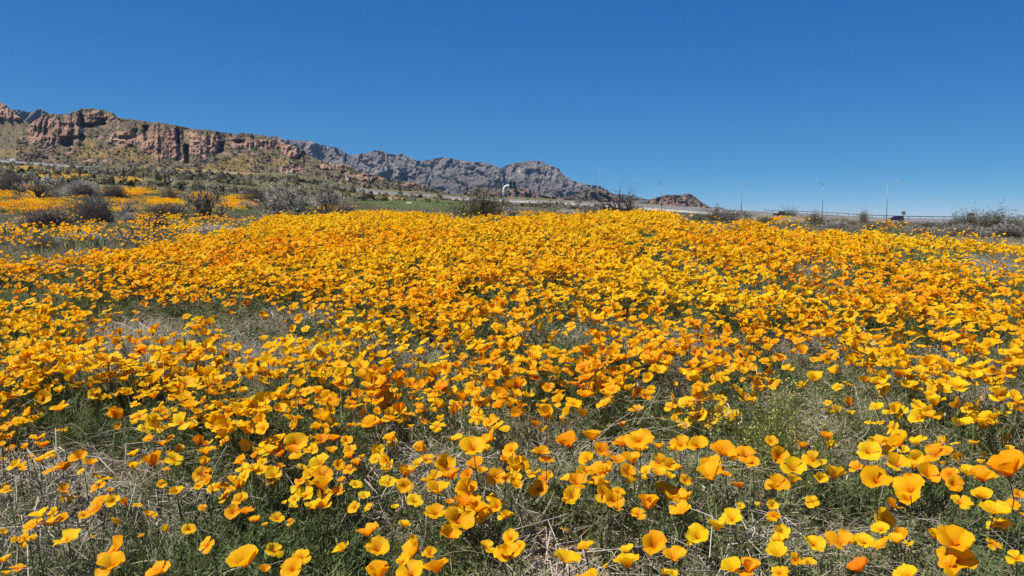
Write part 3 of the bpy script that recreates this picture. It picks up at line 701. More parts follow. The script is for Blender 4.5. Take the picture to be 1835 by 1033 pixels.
for k_, parts in PROTO.items():
    co = np.concatenate([np.array([v.co[:] for v in me.vertices]) for _, me in parts])
    PSIZE[k_] = (np.percentile(np.abs(co[:, :2]), 98) * 2, np.percentile(co[:, 2], 99.3))
SHRUB_XY = []
def shrub(name, proto, u, vb, wpx, hpx, Y, label, cat='shrub', tint=.5, group=None, rz=None, sink=.03):
    p = at(u, vb, Y)
    ztop = CAM_H + float(el(vb - hpx)) * Y
    h = max(ztop - p.z, hpx * Y / F_PX * .6); wd = wpx * Y / F_PX
    pw, ph = PSIZE[proto]
    root = empty(name, p - Vector((0, 0, sink)), random.uniform(0, 6.28) if rz is None else rz)
    for nm, me in PROTO[proto]:
        o = obj(nm, me, root); o.scale = (wd / pw, wd / pw, h / ph); o['tint'] = tint
    tag(root, label, cat, group); SHRUB_XY.append((p.x, p.y, wd * .45)); return root
G1, G2, G3 = 'grey shrubs among the flower patches', 'brush behind the poppy crest', 'grey thicket beside the road'
SH = [
 ('twiggy_shrub','dome0',87,418,104,44,19,'dark grey twiggy dome shrub among orange poppies, leftmost of its row',.25,G1),
 ('twiggy_shrub','dome1',168,402,68,52,23,'tall grey dome shrub right of the dark leftmost dome',.45,G1),
 ('bare_shrub','branchy0',234,384,44,27,27,'small brown leafless shrub before an orange poppy patch',.4,G1),
 ('twiggy_shrub','dome2',298,388,82,24,26,'low wide grey brown dome shrub under the big leafless bush',.45,G1),
 ('twiggy_shrub','dome1',232,398,30,18,22,'smallest pale grey dome shrub, between two wider domes',.7,G1),
 ('bare_shrub','branchy1',370,394,96,66,25,'large leafless shrub with dark crooked branches, left of centre',.35,G1),
 ('twiggy_shrub','dome0',285,415,48,28,18,'small dark slate dome shrub above the dead stick',.2,G1),
 ('twiggy_shrub','dome2',390,434,92,32,14,'pale blue grey dome shrub at the edge of the dense poppies',.8,G1),
 ('twiggy_shrub','dome1',78,466,64,44,11,'brown grey fluffy shrub standing at the left field edge',.4,G1),
 ('twiggy_shrub','dome0',150,449,90,36,12.5,'wide pale grey shrub beside the brown grey fluffy one',.65,G1),
 ('twiggy_shrub','dome2',236,455,100,36,12,'flat dry grey shrub behind the poppies with a dead stick',.75,G1),
 ('dead_stick','dead0',262,452,90,52,12.4,'thin dead dark branch poking up from the flat grey shrub',.1,G1),
 ('bare_shrub','branchy2',520,386,114,58,24,'biggest grey leafless shrub behind the dense poppies, with arching branches',.6,G1),
 ('bare_shrub','branchy0',588,378,56,44,27,'thin brown shrub joined to the right of the biggest leafless one',.5,G1),
 ('twiggy_shrub','dome1',615,383,50,20,23,'small low grey shrub at the crest before green grass',.6,G1),
 ('leafy_shrub','olive0',858,392,92,56,21,'upright olive brown bush left of the sign gantry',.55,G2),
 ('bare_shrub','branchy1',920,388,44,28,24,'grey brown bush just under the sign gantry',.5,G2),
 ('leafy_shrub','grey0',960,392,46,20,21,'low grey green bush right of the gantry',.45,G2),
 ('leafy_shrub','grey1',998,384,40,20,27,'small grey bush left of the rust red car',.7,G2),
 ('leafy_shrub','grey2',1060,385,52,26,25,'grey brown bush below the rust red car',.6,G2),
 ('dead_shrub','dead1',1120,386,110,58,21,'bare dead bush with long dark arching branches at the crest',.3,G2),
 ('twiggy_shrub','dome0',1120,388,90,22,23,'low grey brush under the dead arching branches',.6,G2),
 ('leafy_shrub','olive1',1287,402,56,34,24,'dark green rounded bush right of the red butte',.25,G2),
 ('leafy_shrub','grey0',1248,404,50,30,22,'grey green bush left of the dark green rounded one',.35,G2),
 ('leafy_shrub','grey1',1332,395,50,19,29,'pale grey bush right of the dark green rounded one',.7,G2),
 ('dry_tuft','tuft0',1366,406,50,22,23,'dry grey tuft brush below the maroon pickup',.6,G2),
 ('leafy_shrub','grey2',1415,395,32,28,30,'upright grey green sprig right of the maroon pickup',.35,G2),
 ('dry_tuft','tuft1',1456,412,58,30,20,'pale dry grass clump below the lamp post with left arm',.8,G2),
 ('leafy_shrub','grey0',1457,392,30,16,34,'tiny grey green bush behind the pale dry clump',.4,G2),
 ('leafy_shrub','grey1',1547,398,22,22,34,'small pointed grey green bush left of the tall lamp post',.3,G2),
 ('leafy_shrub','olive0',1562,416,30,20,20,'dark green low bush in front of the tall lamp post',.2,G2),
 ('dry_tuft','tuft0',1518,410,48,24,24,'grey dry brush between the two roadside lamp posts',.5,G2),
 ('leafy_shrub','olive1',1619,408,24,13,30,'small dark bush right below the suv',.3,G2),
 ('leafy_shrub','grey2',1664,410,36,16,30,'low dark grey bush below the square sign',.2,G2),
 ('leafy_shrub','grey0',1708,428,64,46,20,'grey bush at the left end of the big thicket',.5,G3),
 ('leafy_shrub','grey2',1741,432,56,60,19,'tall dark sprigs in the thicket in front of the brown board',.35,G3),
 ('leafy_shrub','grey1',1785,432,80,60,19,'broad grey thicket bush right of the brown board',.3,G3),
 ('bare_shrub','branchy2',1760,428,60,44,20,'bare twiggy bush in the middle of the thicket',.4,G3),
 ('leafy_shrub','grey2',1832,432,60,46,20,'grey green bush at the right edge of the photo',.35,G3),
 ('dry_tuft','tuft1',1340,406,46,24,20,'dry grey tuft left of the maroon pickup, before the pale grey bush',.7,G2),
 ('twiggy_shrub','dome2',1420,408,60,20,19,'low wide grey brush under the upright sprig',.6,G2),
 ('twiggy_shrub','dome0',1500,414,60,20,18,'low wide grey brush right of the pale dry clump',.7,G2),
 ('twiggy_shrub','dome1',1650,424,70,20,17,'low grey brush before the low dark bush under the square sign',.65,G2),
 ('twiggy_shrub','dome0',1725,434,90,34,17,'wide grey twiggy brush at the foot of the thicket left half',.5,G3),
 ('twiggy_shrub','dome2',1805,436,90,36,17,'wide grey twiggy brush at the foot of the thicket right half',.45,G3),
 ('twiggy_shrub','dome1',1015,390,70,16,20,'low grey brush at the crest between gantry and dead bush',.6,G2),
 ('leafy_shrub','grey1',1205,398,44,20,23,'low grey green brush before the pale road under the red butte',.5,G2),
 ('twiggy_shrub','dome0',1310,404,64,26,21,'grey twiggy brush right of the dark green rounded bush',.45,G2),
 ('leafy_shrub','olive0',1440,404,40,20,22,'olive brush just left of the lamp post with left arm',.5,G2),
 ('leafy_shrub','grey0',1492,406,40,20,24,'olive grey brush just right of the lamp post with left arm',.35,G2),
 ('leafy_shrub','olive1',1585,412,50,16,21,'low olive brush at the foot of the tall lamp post',.6,G2),
 ('twiggy_shrub','dome1',18,336,50,26,62,'grey brown brush at the left edge above the orange patch',.4,G1),
 ('bare_shrub','branchy0',70,350,86,36,52,'wide brown grey leafless brush above the big orange patch',.5,G1),
 ('twiggy_shrub','dome2',146,342,68,18,62,'low grey dome brush on the left slope',.6,G1),
 ('twiggy_shrub','dome0',204,345,46,13,60,'flat grey brush right of the low slope dome',.55,G1),
 ('leafy_shrub','olive0',300,352,40,20,55,'dark olive bush on the slope above the leafless shrub',.3,G1),
 ('leafy_shrub','grey0',455,352,70,18,60,'grey green bush on the slope left of the biggest leafless shrub',.3,G1),
 ('twiggy_shrub','dome1',440,376,36,16,33,'small grey dome beside the left slope poppy patch',.5,G1),
 ('twiggy_shrub','dome2',30,412,40,18,24,'low grey dome cut by the left photo edge',.6,G1),
]
for (nm, pr, u, vb, wp, hp, Y, lab, ti, g) in SH:
    shrub(nm, pr, u, vb, wp, hp, Y, lab, 'dead branch' if 'stick' in nm else ('dry grass' if 'tuft' in nm else 'shrub'), ti, g)
for k, (u, v, hpx, wpx, Y, lab) in enumerate([
    (222, 313, 15, 8, 190, 'tallest dark yucca on the slope below the cliffs'), (143, 308, 9, 9, 200, 'round dark yucca by the far road'),
    (170, 318, 8, 8, 150, 'dark yucca beside the upper yellow flower strip'), (203, 323, 9, 8, 130, 'dark yucca right of the upper yellow flower strip'),
    (296, 318, 9, 8, 160, 'dark yucca left of the pale boulders'), (304, 328, 9, 7, 125, 'dark yucca below the pale boulders'),
    (385, 345, 14, 9, 70, 'spiky dark yucca above the large leafless shrub'), (400, 346, 18, 9, 68, 'tall thin yucca behind the large leafless shrub'),
    (256, 313, 6, 6, 210, 'tiny dark yucca between the road and boulders'), (666, 350, 9, 7, 230, 'dark bushy yucca below the highway barrier')]):
    shrub('yucca', 'yucca%d' % (k % 2), u, v, wpx, hpx, Y, lab, 'yucca', .3, 'dark yuccas on the slope')

def rock_mesh(seed, flat=.7):
    r = random.Random(seed); b = MB(); nu_, nv_ = 10, 7
    vs_ = [(0, 0, -flat * .5)]
    for i in range(1, nv_):
        for j in range(nu_):
            th = math.pi * i / nv_; ph = 2 * math.pi * j / nu_; q = 1 + r.uniform(-.22, .22)
            vs_.append((math.sin(th) * math.cos(ph) * q * .5, math.sin(th) * math.sin(ph) * q * .5, -math.cos(th) * q * .5 * flat))
    vs_.append((0, 0, flat * .5)); fs = []
    for j in range(nu_): fs.append((0, 1 + (j + 1) % nu_, 1 + j)); fs.append((len(vs_) - 1, 1 + (nv_ - 2) * nu_ + j, 1 + (nv_ - 2) * nu_ + (j + 1) % nu_))
    for i in range(nv_ - 2):
        for j in range(nu_): a = 1 + i * nu_; fs.append((a + j, a + (j + 1) % nu_, a + nu_ + (j + 1) % nu_, a + nu_ + j))
    b.add(vs_, fs); return b.mesh('boulder', M['boulder'], False)
ROCKS = [rock_mesh(i) for i in range(4)]
for k, (u, v, wpx, Y, lab) in enumerate([
    (733, 362, 12, 95, 'largest pale boulder on the green bank under the highway'), (737, 370, 7, 80, 'small pale boulder below the largest one on the green bank'),
    (716, 368, 6, 85, 'little pale boulder left of the two on the green bank'), (648, 352, 8, 130, 'pale boulder by the small poppy patch below the dark pickup'), (614, 348, 7, 150, 'pale rock beside the thin brown shrub'),
    (298, 310, 7, 220, 'white rock at the left of the pale rock row'), (306, 311, 6, 220, 'white rock second in the pale rock row'), (314, 311, 8, 215, 'biggest white rock of the row on the slope'),
    (320, 312, 5, 212, 'white rock at the right of the pale rock row'), (338, 312, 5, 210, 'single pale rock apart right of the rock row'), (490, 324, 5, 250, 'pale rock on the slope below the red outcrop')]):
    o = obj('boulder', ROCKS[k % 4], None, at(u, v, Y)); s = wpx * Y / F_PX; o.scale = (s, s, s * .8); o.rotation_euler = (0, 0, k * 1.7)
    tag(o, lab, 'boulder', 'pale boulders on the slopes')

# ------------------------------------------------------------------ scattered plants as masses
def gn_scatter(name, pts, rot, scl, idx, tint, sources, label, cat):
    srcs = bpy.data.collections.new(name + '_sources')
    for i, me in enumerate(sources):
        srcs.objects.link(bpy.data.objects.new('%s_source_%03d' % (name, i), me))
    me = bpy.data.meshes.new(name); n = len(pts)
    me.vertices.add(n); me.vertices.foreach_set('co', np.asarray(pts, np.float32).reshape(-1))
    a = me.attributes.new('rot', 'FLOAT_VECTOR', 'POINT'); a.data.foreach_set('vector', np.asarray(rot, np.float32).reshape(-1))
    a = me.attributes.new('scl', 'FLOAT_VECTOR', 'POINT'); s = np.asarray(scl, np.float32); s = np.repeat(s[:, None], 3, 1) if s.ndim == 1 else s
    a.data.foreach_set('vector', s.reshape(-1))
    a = me.attributes.new('idx', 'INT', 'POINT'); a.data.foreach_set('value', np.asarray(idx, np.int32))
    a = me.attributes.new('tint', 'FLOAT', 'POINT'); a.data.foreach_set('value', np.clip(np.asarray(tint, np.float32), .001, 1))
    me.update()
    o = obj(name, me)
    g = bpy.data.node_groups.new(name, 'GeometryNodeTree')
    g.interface.new_socket('Geometry', in_out='INPUT', socket_type='NodeSocketGeometry'); g.interface.new_socket('Geometry', in_out='OUTPUT', socket_type='NodeSocketGeometry')
    gi, go = g.nodes.new('NodeGroupInput'), g.nodes.new('NodeGroupOutput')
    ci = g.nodes.new('GeometryNodeCollectionInfo'); ci.inputs['Collection'].default_value = srcs; ci.inputs['Separate Children'].default_value = True; ci.inputs['Reset Children'].default_value = True
    ip = g.nodes.new('GeometryNodeInstanceOnPoints'); ip.inputs['Pick Instance'].default_value = True
    def na(nm, dt):
        q = g.nodes.new('GeometryNodeInputNamedAttribute'); q.data_type = dt; q.inputs['Name'].default_value = nm; return q.outputs[0]
    L = g.links.new
    L(gi.outputs[0], ip.inputs['Points']); L(ci.outputs[0], ip.inputs['Instance']); L(na('idx', 'INT'), ip.inputs['Instance Index'])
    L(na('rot', 'FLOAT_VECTOR'), ip.inputs['Rotation']); L(na('scl', 'FLOAT_VECTOR'), ip.inputs['Scale']); L(ip.outputs[0], go.inputs[0])
    md = o.modifiers.new('scatter', 'NODES'); md.node_group = g
    return tag(o, label, cat, kind='stuff')

# ------------------------------------------------------------------ poppies
#       base angle, tip angle (deg above horizontal), side curl, ruffle
SHAPES = [(74, 42, .22, .05), (66, 28, .20, .06), (58, 16, .16, .08), (48, 6, .14, .09), (38, -8, .12, .10), (62, 34, .26, .04),
          (52, 24, .10, .10), (44, 20, .20, .06), (84, 80, .42, .03), (30, -2, .08, .10), (70, 10, .2, .09), (55, -14, .15, .11)]
def petal_mb(b, shape, k, seed, mi=0, cols=4, rows=5):
    a0, a1, curl, ruf = SHAPES[shape]; r = random.Random(seed * 97 + k * 13 + shape)
    da = r.uniform(-14, 12); a0, a1 = a0 + da, a1 + da * 1.5
    if k == seed % 4 and seed % 5 in (1, 3) and shape != 8: a0, a1 = a0 - 22, a1 - 46       # one petal hanging down
    turn = math.radians(90 * k + r.uniform(-12, 12)); wk = r.uniform(.9, 1.12); off = .03 * (k % 2)
    ph = r.uniform(0, 6.28); sz = r.uniform(.84, 1.08)
    ss_ = np.linspace(0, 1, rows + 1) ** .9; rr, zz, px_, pz_ = [0], [0], 0.0, 0.0
    for i in range(rows):
        am = math.radians(a0 + (a1 - a0) * (ss_[i] + ss_[i + 1]) / 2); ds = ss_[i + 1] - ss_[i]
        px_ += math.cos(am) * ds; pz_ += math.sin(am) * ds; rr.append(px_); zz.append(pz_)
    W = np.interp(ss_, [0, .2, .45, .7, .88, 1.0], [.05, .24, .44, .57, .55, .33]) * wk
    vs_, al, ac = [], [], []
    for i, s in enumerate(ss_):
        for j in range(cols + 1):
            t = -1 + 2 * j / cols
            sc = 1 - .13 * s * t * t
            x = .05 + rr[i] * sc; y = W[i] * t; z = zz[i] * sc + off
            lift = curl * t * t * W[i]
            am = math.radians(a0 + (a1 - a0) * s)
            x -= lift * math.sin(am); z += lift * math.cos(am)
            rf = ruf * s * s * math.sin(ph + t * 3.4 + k) + ruf * .5 * s * math.sin(ph * 2 + 7 * t)
            x -= rf * math.sin(am); z += rf * math.cos(am)
            vs_.append(((x * math.cos(turn) - y * math.sin(turn)) * sz, (x * math.sin(turn) + y * math.cos(turn)) * sz, z * sz)); al.append(s); ac.append(t + 3 * k)
    c1 = cols + 1
    b.add(vs_, [(i * c1 + j, i * c1 + j + 1, (i + 1) * c1 + j + 1, (i + 1) * c1 + j) for i in range(rows) for j in range(cols)], mi, al, ac)
def stamen_mb(b, seed, mi=0):
    r = random.Random(seed)
    for i in range(9):
        a = i * 6.283 / 9 + r.uniform(-.2, .2); e = r.uniform(.5, 1.3); L = r.uniform(.2, .3)
        p = Vector((math.cos(a) * math.cos(e), math.sin(a) * math.cos(e), math.sin(e))) * L
        b.tube([(0, 0, .03), p * .55, p], [.014, .02, .028], 3, mi)
def cup_mb(b, mi=0): b.tube([(0, 0, -.16), (0, 0, -.05), (0, 0, .02)], [.03, .07, .09], 5, mi)
NV = 24
FLOWER = []
for i in range(NV):
    b = MB(); shp = i % len(SHAPES)
    for k in range(4): petal_mb(b, shp, k, i, 0)
    stamen_mb(b, i, 1); cup_mb(b, 2)
    r = random.Random(i); lx, ly = r.uniform(-1.2, 1.2), r.uniform(-1.2, 1.2)
    b.tube([(0, 0, -.1), (lx * .3, ly * .3, -2.4), (lx, ly, -6.0)], [.035, .035, .045], 3, 2)
    FLOWER.append(b.mesh('poppy_mass', [M['petal'], M['stamen'], M['stem']]))
for i in range(4):       # buds, furled blooms and seed pods
    b = MB(); r = random.Random(300 + i)
    if i < 2:
        b.tube([(0, 0, 0), (0, 0, .25), (.03, 0, .8), (.05, .02, 1.25)], [.10, .24, .2, .02], 6, 0 if i else 2); b.a = [.6] * len(b.a)
    else:
        b.tube([(0, 0, -.2), (.02, 0, .6), (.06, .03, 1.8 + .6 * (i - 2))], [.05, .08, .015], 5, 2)
    lx, ly = r.uniform(-1.2, 1.2), r.uniform(-1.2, 1.2); b.tube([(0, 0, .05), (lx * .3, ly * .3, -2.4), (lx, ly, -6.0)], [.035, .035, .045], 3, 2)
    FLOWER.append(b.mesh('poppy_mass', [M['petal'], M['stamen'], M['stem']]))
PETALS = {}
def petal_mesh(shp, k, seed):
    key = (shp, k, seed)
    if key not in PETALS:
        b = MB(); petal_mb(b, shp, k, seed); PETALS[key] = b.mesh('petal', M['petal'])
    return PETALS[key]
_b = MB(); stamen_mb(_b, 5); STAMEN = _b.mesh('stamens', M['stamen'])

EDGE = [(-400, 470), (0, 456), (150, 452), (250, 441), (330, 426), (430, 407), (480, 389), (560, 381), (640, 378), (720, 380), (800, 386), (900, 390), (980, 386), (1050, 382), (1110, 379), (1150, 376), (1190, 381), (1230, 394), (1300, 402), (1360, 398),
        (1400, 407), (1480, 412), (1560, 417), (1620, 427), (1700, 433), (1835, 442), (2300, 460)]
LOW = [((300, 545, 280, 26), .38), ((120, 585, 150, 40), .25), ((545, 588, 95, 24), .7), ((1205, 665, 95, 42), .55), ((1392, 742, 78, 62), .97), ((1420, 655, 90, 34), .6), ((1800, 500, 110, 60), .65), ((1700, 455, 120, 18), .55),
       ((1560, 560, 70, 25), .3), ((100, 760, 160, 40), .4), ((620, 690, 60, 30), .4), ((1160, 700, 55, 30), .5), ((800, 470, 40, 14), .5), ((1000, 620, 60, 24), .3), ((1090, 560, 50, 20), .4), ((930, 545, 40, 16), .45), ((1610, 700, 90, 30), .2),
       ((700, 640, 70, 22), .35), ((60, 510, 70, 20), .55), ((1240, 520, 60, 18), .45), ((560, 500, 70, 14), .4)]
HIGH = [((900, 690, 360, 80), .22), ((640, 640, 200, 40), .2), ((240, 680, 260, 50), .35), ((860, 790, 130, 60), .2), ((1060, 760, 150, 40), .35), ((1650, 730, 180, 50), .3), ((640, 460, 240, 50), .2)]
def density(u, v):
    d = interp(v, [(370, 1.0), (450, 1.0), (520, .98), (600, .80), (700, .68), (780, .6), (1033, .35)])
    for e, k in LOW: d = d * (1 - k * (1 - sstep(.5, 1.1, ell(u, v, e))))
    for e, k in HIGH: d = d + k * (1 - sstep(.4, 1.1, ell(u, v, e)))
    e_ = interp(u, EDGE) + (fbm(u / 34, v / 12, 301, 3) - .5) * 22
    return d * (.04 + .96 * sstep(-6, 14, v - e_)) * (v > interp(u, EDGE) - 12)

# plants, then flowers on each plant
NP_ = 24000
py = np.sqrt(RNG.uniform(1.25 ** 2, 18.5 ** 2, NP_)); px = py * RNG.uniform(-.80, .80, NP_) 
pz = gz(px, py)
uu, vv = to_px(px, py, pz + .2)
dn = density(uu, vv)
cl = fbm(px * 1.5, py * 1.5, 101, 3); gap = sstep(.36, .52, cl) * .80 + .20
hi_ = np.zeros(NP_)
for e, k in HIGH: hi_ = np.maximum(hi_, 1 - sstep(.6, 1.1, ell(uu, vv, e)))
gap = np.maximum(gap, hi_ * .85)
keep = (RNG.random(NP_) < dn * gap * (.92 - .10 * sstep(5, 9, py)))
px, py, pz, uu, vv = px[keep], py[keep], pz[keep], uu[keep], vv[keep]
np_ = len(px)
ptint = np.clip(.73 + (fbm(px * .9, py * .9, 111, 3) - .5) * .75 + RNG.normal(0, .13, np_) + .07 * sstep(4, 12, py), .03, 1)
ph_ = np.clip(RNG.normal(.215, .035, np_), .13, .31)
nf = RNG.integers(4, 13, np_)
fi = np.repeat(np.arange(np_), nf); nF = len(fi)
ang = RNG.uniform(0, 6.283, nF); rad = np.abs(RNG.normal(0, .13, nF))
fx = px[fi] + np.cos(ang) * rad; fy = py[fi] + np.sin(ang) * rad
fh = ph_[fi] * np.clip(RNG.normal(1, .13, nF), .5, 1.3) * (1 - .35 * (rad / .3) ** 2)
fz = gz(fx, fy) + fh
fR = np.clip(RNG.normal(.0207, .0045, nF), .009, .032)
ft = np.clip(ptint[fi] + RNG.normal(0, .10, nF), .02, 1)
fu, fv = to_px(fx, fy, fz)
front = (fv > 772) & (fu > -30) & (fu < 1865)
ok = (fv > interp(fu, EDGE) - 14) & ~(front & (RNG.random(nF) > interp(fv, [(772, .55), (830, .38), (900, .2), (1000, .08)]))) & (fy > 1.1)
fR = np.where(front, fR * .85, fR); fz = np.where(front, fz - .03, fz)
ok &= RNG.random(nF) < np.clip(density(fu, fv) * 1.6, 0, 1)
fx, fy, fz, fh, fR, ft, fu, fv = [a[ok] for a in (fx, fy, fz, fh, fR, ft, fu, fv)]
# heads lean towards the sun, a little at random
def head_rot(n, lean=.22, jit=.30):
    ax = SUN_DIR.x * lean * 1.3 + RNG.normal(0, jit, n); ay = SUN_DIR.y * lean * 1.3 + RNG.normal(0, jit, n) - .08
    return np.stack([-ay, ax, RNG.uniform(0, 6.283, n)], -1)      # tilt about x and y; spin applied first below
def compose(tilt):     # spin about own axis, then tilt -> euler
    out = np.zeros_like(tilt)
    for i, (a, b_, s) in enumerate(tilt):
        e = (Matrix.Rotation(a, 3, 'X') @ Matrix.Rotation(b_, 3, 'Y') @ Matrix.Rotation(s, 3, 'Z')).to_euler(); out[i] = e
    return out
frot = compose(head_rot(len(fx)))

# foreground flowers, placed one by one: (crop x, crop y, width, tint, type)
S4 = 3.989
HAND = {
 0: "15,10,100,50,c 62,10,100,50,c 260,12,100,55,c 300,70,95,35,c 12,70,45,50,c 175,85,50,70,c 225,150,45,40,c 285,175,80,60,c 345,135,85,75,o 565,150,115,45,o 1070,25,85,45,c 1160,60,70,50,c 1215,25,70,50,c 1575,8,65,60,c 1420,50,60,30,b 1465,65,55,30,c 1468,115,105,50,c 105,210,90,80,o 165,245,50,50,c 580,258,55,85,o 705,337,50,95,c 1095,185,140,30,c 1185,243,50,40,o 1440,275,115,45,o 1490,258,60,40,c 1478,330,95,50,o 1418,362,70,55,o 1555,365,65,45,c 1730,235,100,90,o 1802,240,70,85,o 1740,300,85,90,o 1665,320,60,70,c 1658,392,55,55,c 1152,350,70,55,o 1258,405,110,65,o 45,385,75,60,o 720,460,140,40,o 805,470,100,85,o 790,398,40,60,c 895,485,50,40,b 978,497,65,60,c 1448,515,60,45,o 1060,568,60,60,c 1112,580,50,85,c 690,525,110,35,o 600,570,80,50,o 375,555,85,75,o 365,612,125,55,c 450,590,80,40,o 230,640,140,55,o 110,750,70,55,o 172,745,90,60,o 238,740,70,70,c 20,690,50,60,o 480,735,180,85,c 1185,675,45,95,b 1350,672,95,60,o 1470,780,135,50,w 1010,720,40,40,c 670,725,40,60,c 800,815,205,35,o 795,925,185,50,o 25,890,100,85,c 130,940,100,40,c 1120,965,180,40,o 1745,900,165,55,c 1710,460,120,50,o 1660,550,110,35,o 1755,545,105,20,c 1815,605,70,50,c 40,985,60,70,c",
 460: "80,45,130,80,o 165,20,90,80,c 95,100,95,85,c 285,60,150,60,o 255,105,100,30,c 290,150,100,70,c 385,100,100,75,o 470,35,110,25,c 545,20,90,30,c 640,35,95,50,o 960,20,80,50,c 175,130,60,15,c 540,110,80,45,c 665,100,100,55,o 665,150,90,35,c 750,155,50,75,c 715,200,65,40,c 450,200,130,90,o 590,215,90,45,o 665,240,85,45,o 40,190,80,70,o 35,250,90,60,o 115,280,125,80,o 170,220,60,45,c 470,275,135,40,o 315,320,85,40,o 370,350,80,70,c 465,360,125,50,c 605,320,60,30,c 710,350,95,90,o 880,97,60,90,o 940,335,125,90,o 1060,265,110,50,c 1060,360,120,50,o 1225,160,100,50,c 1150,200,70,90,c 1360,215,160,55,o 1270,290,100,60,o 1390,285,120,25,c 1410,20,110,75,c 1545,80,190,55,o 1640,100,60,60,c 1670,20,130,45,c 1560,210,120,35,c 1715,290,135,45,o 1805,300,75,70,o 1800,180,110,35,c 1225,320,80,65,c 1290,385,150,55,c 1515,390,170,50,o 770,430,90,90,o 695,515,105,60,o 800,510,70,85,o 990,515,50,95,c 1130,465,125,90,o 340,420,130,75,o 265,455,90,75,o 405,505,115,80,c 480,500,70,50,c 200,485,45,90,c 260,500,60,85,c 150,590,110,60,o 240,620,60,45,o 10,605,50,50,c 60,640,45,60,c 565,410,30,10,b 1055,640,90,70,c 790,690,165,35,c 1280,540,150,50,o 1480,480,130,20,c 1380,480,60,40,c 1580,520,140,50,c 1710,505,115,50,o 1775,575,95,70,c 1440,600,205,50,o 1375,710,140,50,c 1810,720,110,55,o 1640,790,90,65,c 1770,840,140,55,o 125,815,130,75,o 320,865,120,50,c 250,950,170,50,o 610,810,85,75,c 865,810,150,55,o 1110,815,200,50,o 1040,895,110,55,o 1240,840,110,45,o 1290,940,170,35,c 1100,975,230,55,o 870,990,160,45,c 60,960,80,40,c",
 900: "470,55,150,30,c 640,8,140,40,c 710,100,130,30,o 865,55,130,25,c 975,30,190,50,o 980,100,110,50,c 605,165,110,70,o 1120,75,90,40,c 1275,60,140,50,o 1400,65,160,60,o 1220,95,60,75,c 75,180,140,40,c 100,245,95,80,o 85,310,115,65,o 110,360,80,70,o 20,290,60,50,c 265,380,120,35,o 465,310,85,75,c 575,275,90,70,c 690,260,170,40,o 755,225,90,50,o 720,340,90,45,c 830,180,100,35,c 930,170,140,45,c 895,265,120,45,o 1020,255,95,70,o 1120,190,120,50,o 1200,215,110,75,o 1120,270,100,60,c 1260,235,50,40,c 1200,295,70,80,c 1580,115,170,40,o 1655,160,90,50,c 1740,130,160,40,o 1790,190,100,45,o 1490,215,160,45,o 1485,285,175,65,c 1315,320,100,50,o 1605,280,70,40,c 1690,360,90,30,c 500,430,150,65,o 450,470,60,60,c 730,400,140,60,o 800,460,130,45,o 830,520,80,40,c 1045,490,135,45,c 1165,385,140,50,o 1245,425,160,45,o 1325,430,80,50,c 1260,490,100,50,c 30,570,70,75,c 1535,650,130,85,c 1640,590,150,80,o 1395,720,170,95,o 1705,505,60,85,o 1825,500,40,90,c 1335,780,45,90,c 60,730,120,50,o 55,840,150,55,o 120,790,90,55,o 455,880,175,70,c 590,795,130,60,c 895,910,190,75,c 890,820,90,85,c 1080,780,190,40,o 1235,870,150,45,c 745,940,40,85,c 640,1000,90,70,c 1160,985,60,90,c 1220,990,70,90,c 1640,950,150,90,c 1760,950,120,35,c",
 1375: "30,40,90,50,o 85,145,130,40,o 250,70,95,35,c 430,10,90,25,c 330,165,130,60,o 190,230,165,85,o 70,350,150,40,o 185,320,90,85,c 380,310,100,80,o 475,275,130,75,c 325,465,105,65,w 640,230,100,40,c 720,110,170,90,o 800,45,130,50,c 930,50,120,60,c 1065,45,120,85,c 935,195,170,60,o 780,310,215,50,o 1065,170,120,75,o 1040,215,110,55,c 1150,270,170,45,o 1020,370,225,50,o 1000,440,180,55,o 1190,130,150,35,o 1280,110,100,40,o 1300,280,120,30,o 1340,345,130,40,o 1430,270,90,85,c 1535,300,150,40,c 1700,165,90,35,c 1715,240,235,35,c 1480,55,70,50,c 910,500,120,20,c 1380,465,160,75,w 1540,430,140,75,c 1630,530,200,80,o 1720,500,140,40,c 1800,420,90,40,o 1825,570,40,60,c 840,595,160,70,o 810,665,130,85,o 920,750,110,75,c 1010,775,70,80,c 40,500,90,80,o 20,600,90,80,o 100,680,110,85,o 90,745,110,85,c 80,840,150,90,c 345,775,145,85,o 530,755,190,45,o 690,755,150,85,o 215,885,115,40,o 310,910,85,75,c 90,975,130,55,o 650,945,150,5,c 1000,990,160,85,c 1200,720,90,60,c 1340,750,255,50,o 1360,880,230,50,o 1300,920,130,35,c 1785,870,150,75,o",
}
heroes = []
hr = random.Random(3)
for ox, txt in HAND.items():
    for item in txt.split():
        a = item.split(','); u = ox + float(a[0]) / S4; v = 780 + float(a[1]) / S4; wpx = float(a[2]) / S4
        heroes.append([u, v, wpx, float(a[3]) / 100, a[4]])
def place_hero(u, v, wpx):
    e, x_ = float(el(v)), xr(u, v)
    Y = F_PX * (.050 + .012 * (wpx - 30) / 30) / wpx       # the depth at which the flower has a natural size
    best = None
    for Yc in np.linspace(1.0, 3.4, 240):
        h = CAM_H + e * Yc - float(gz0(np.array([x_ * Yc]), np.array([Yc]))[0])
        if .16 <= h <= .34:
            c = abs(math.log(Yc / Y)) + abs(h - .24) * 1.6
            if best is None or c < best[0]: best = (c, Yc, h)
    return best[1], best[2]
# the remaining individuals: the biggest of the scattered ones
need = 300 - len(heroes)
size_px = fR * 2 / fy
order = np.argsort(-np.where((fu > 10) & (fu < 1825) & (fv > 600), size_px, 0))[:max(need, 0)]
extra = [(fx[i], fy[i], fz[i], fR[i], ft[i]) for i in order]
mask = np.ones(len(fx), bool); mask[order] = False

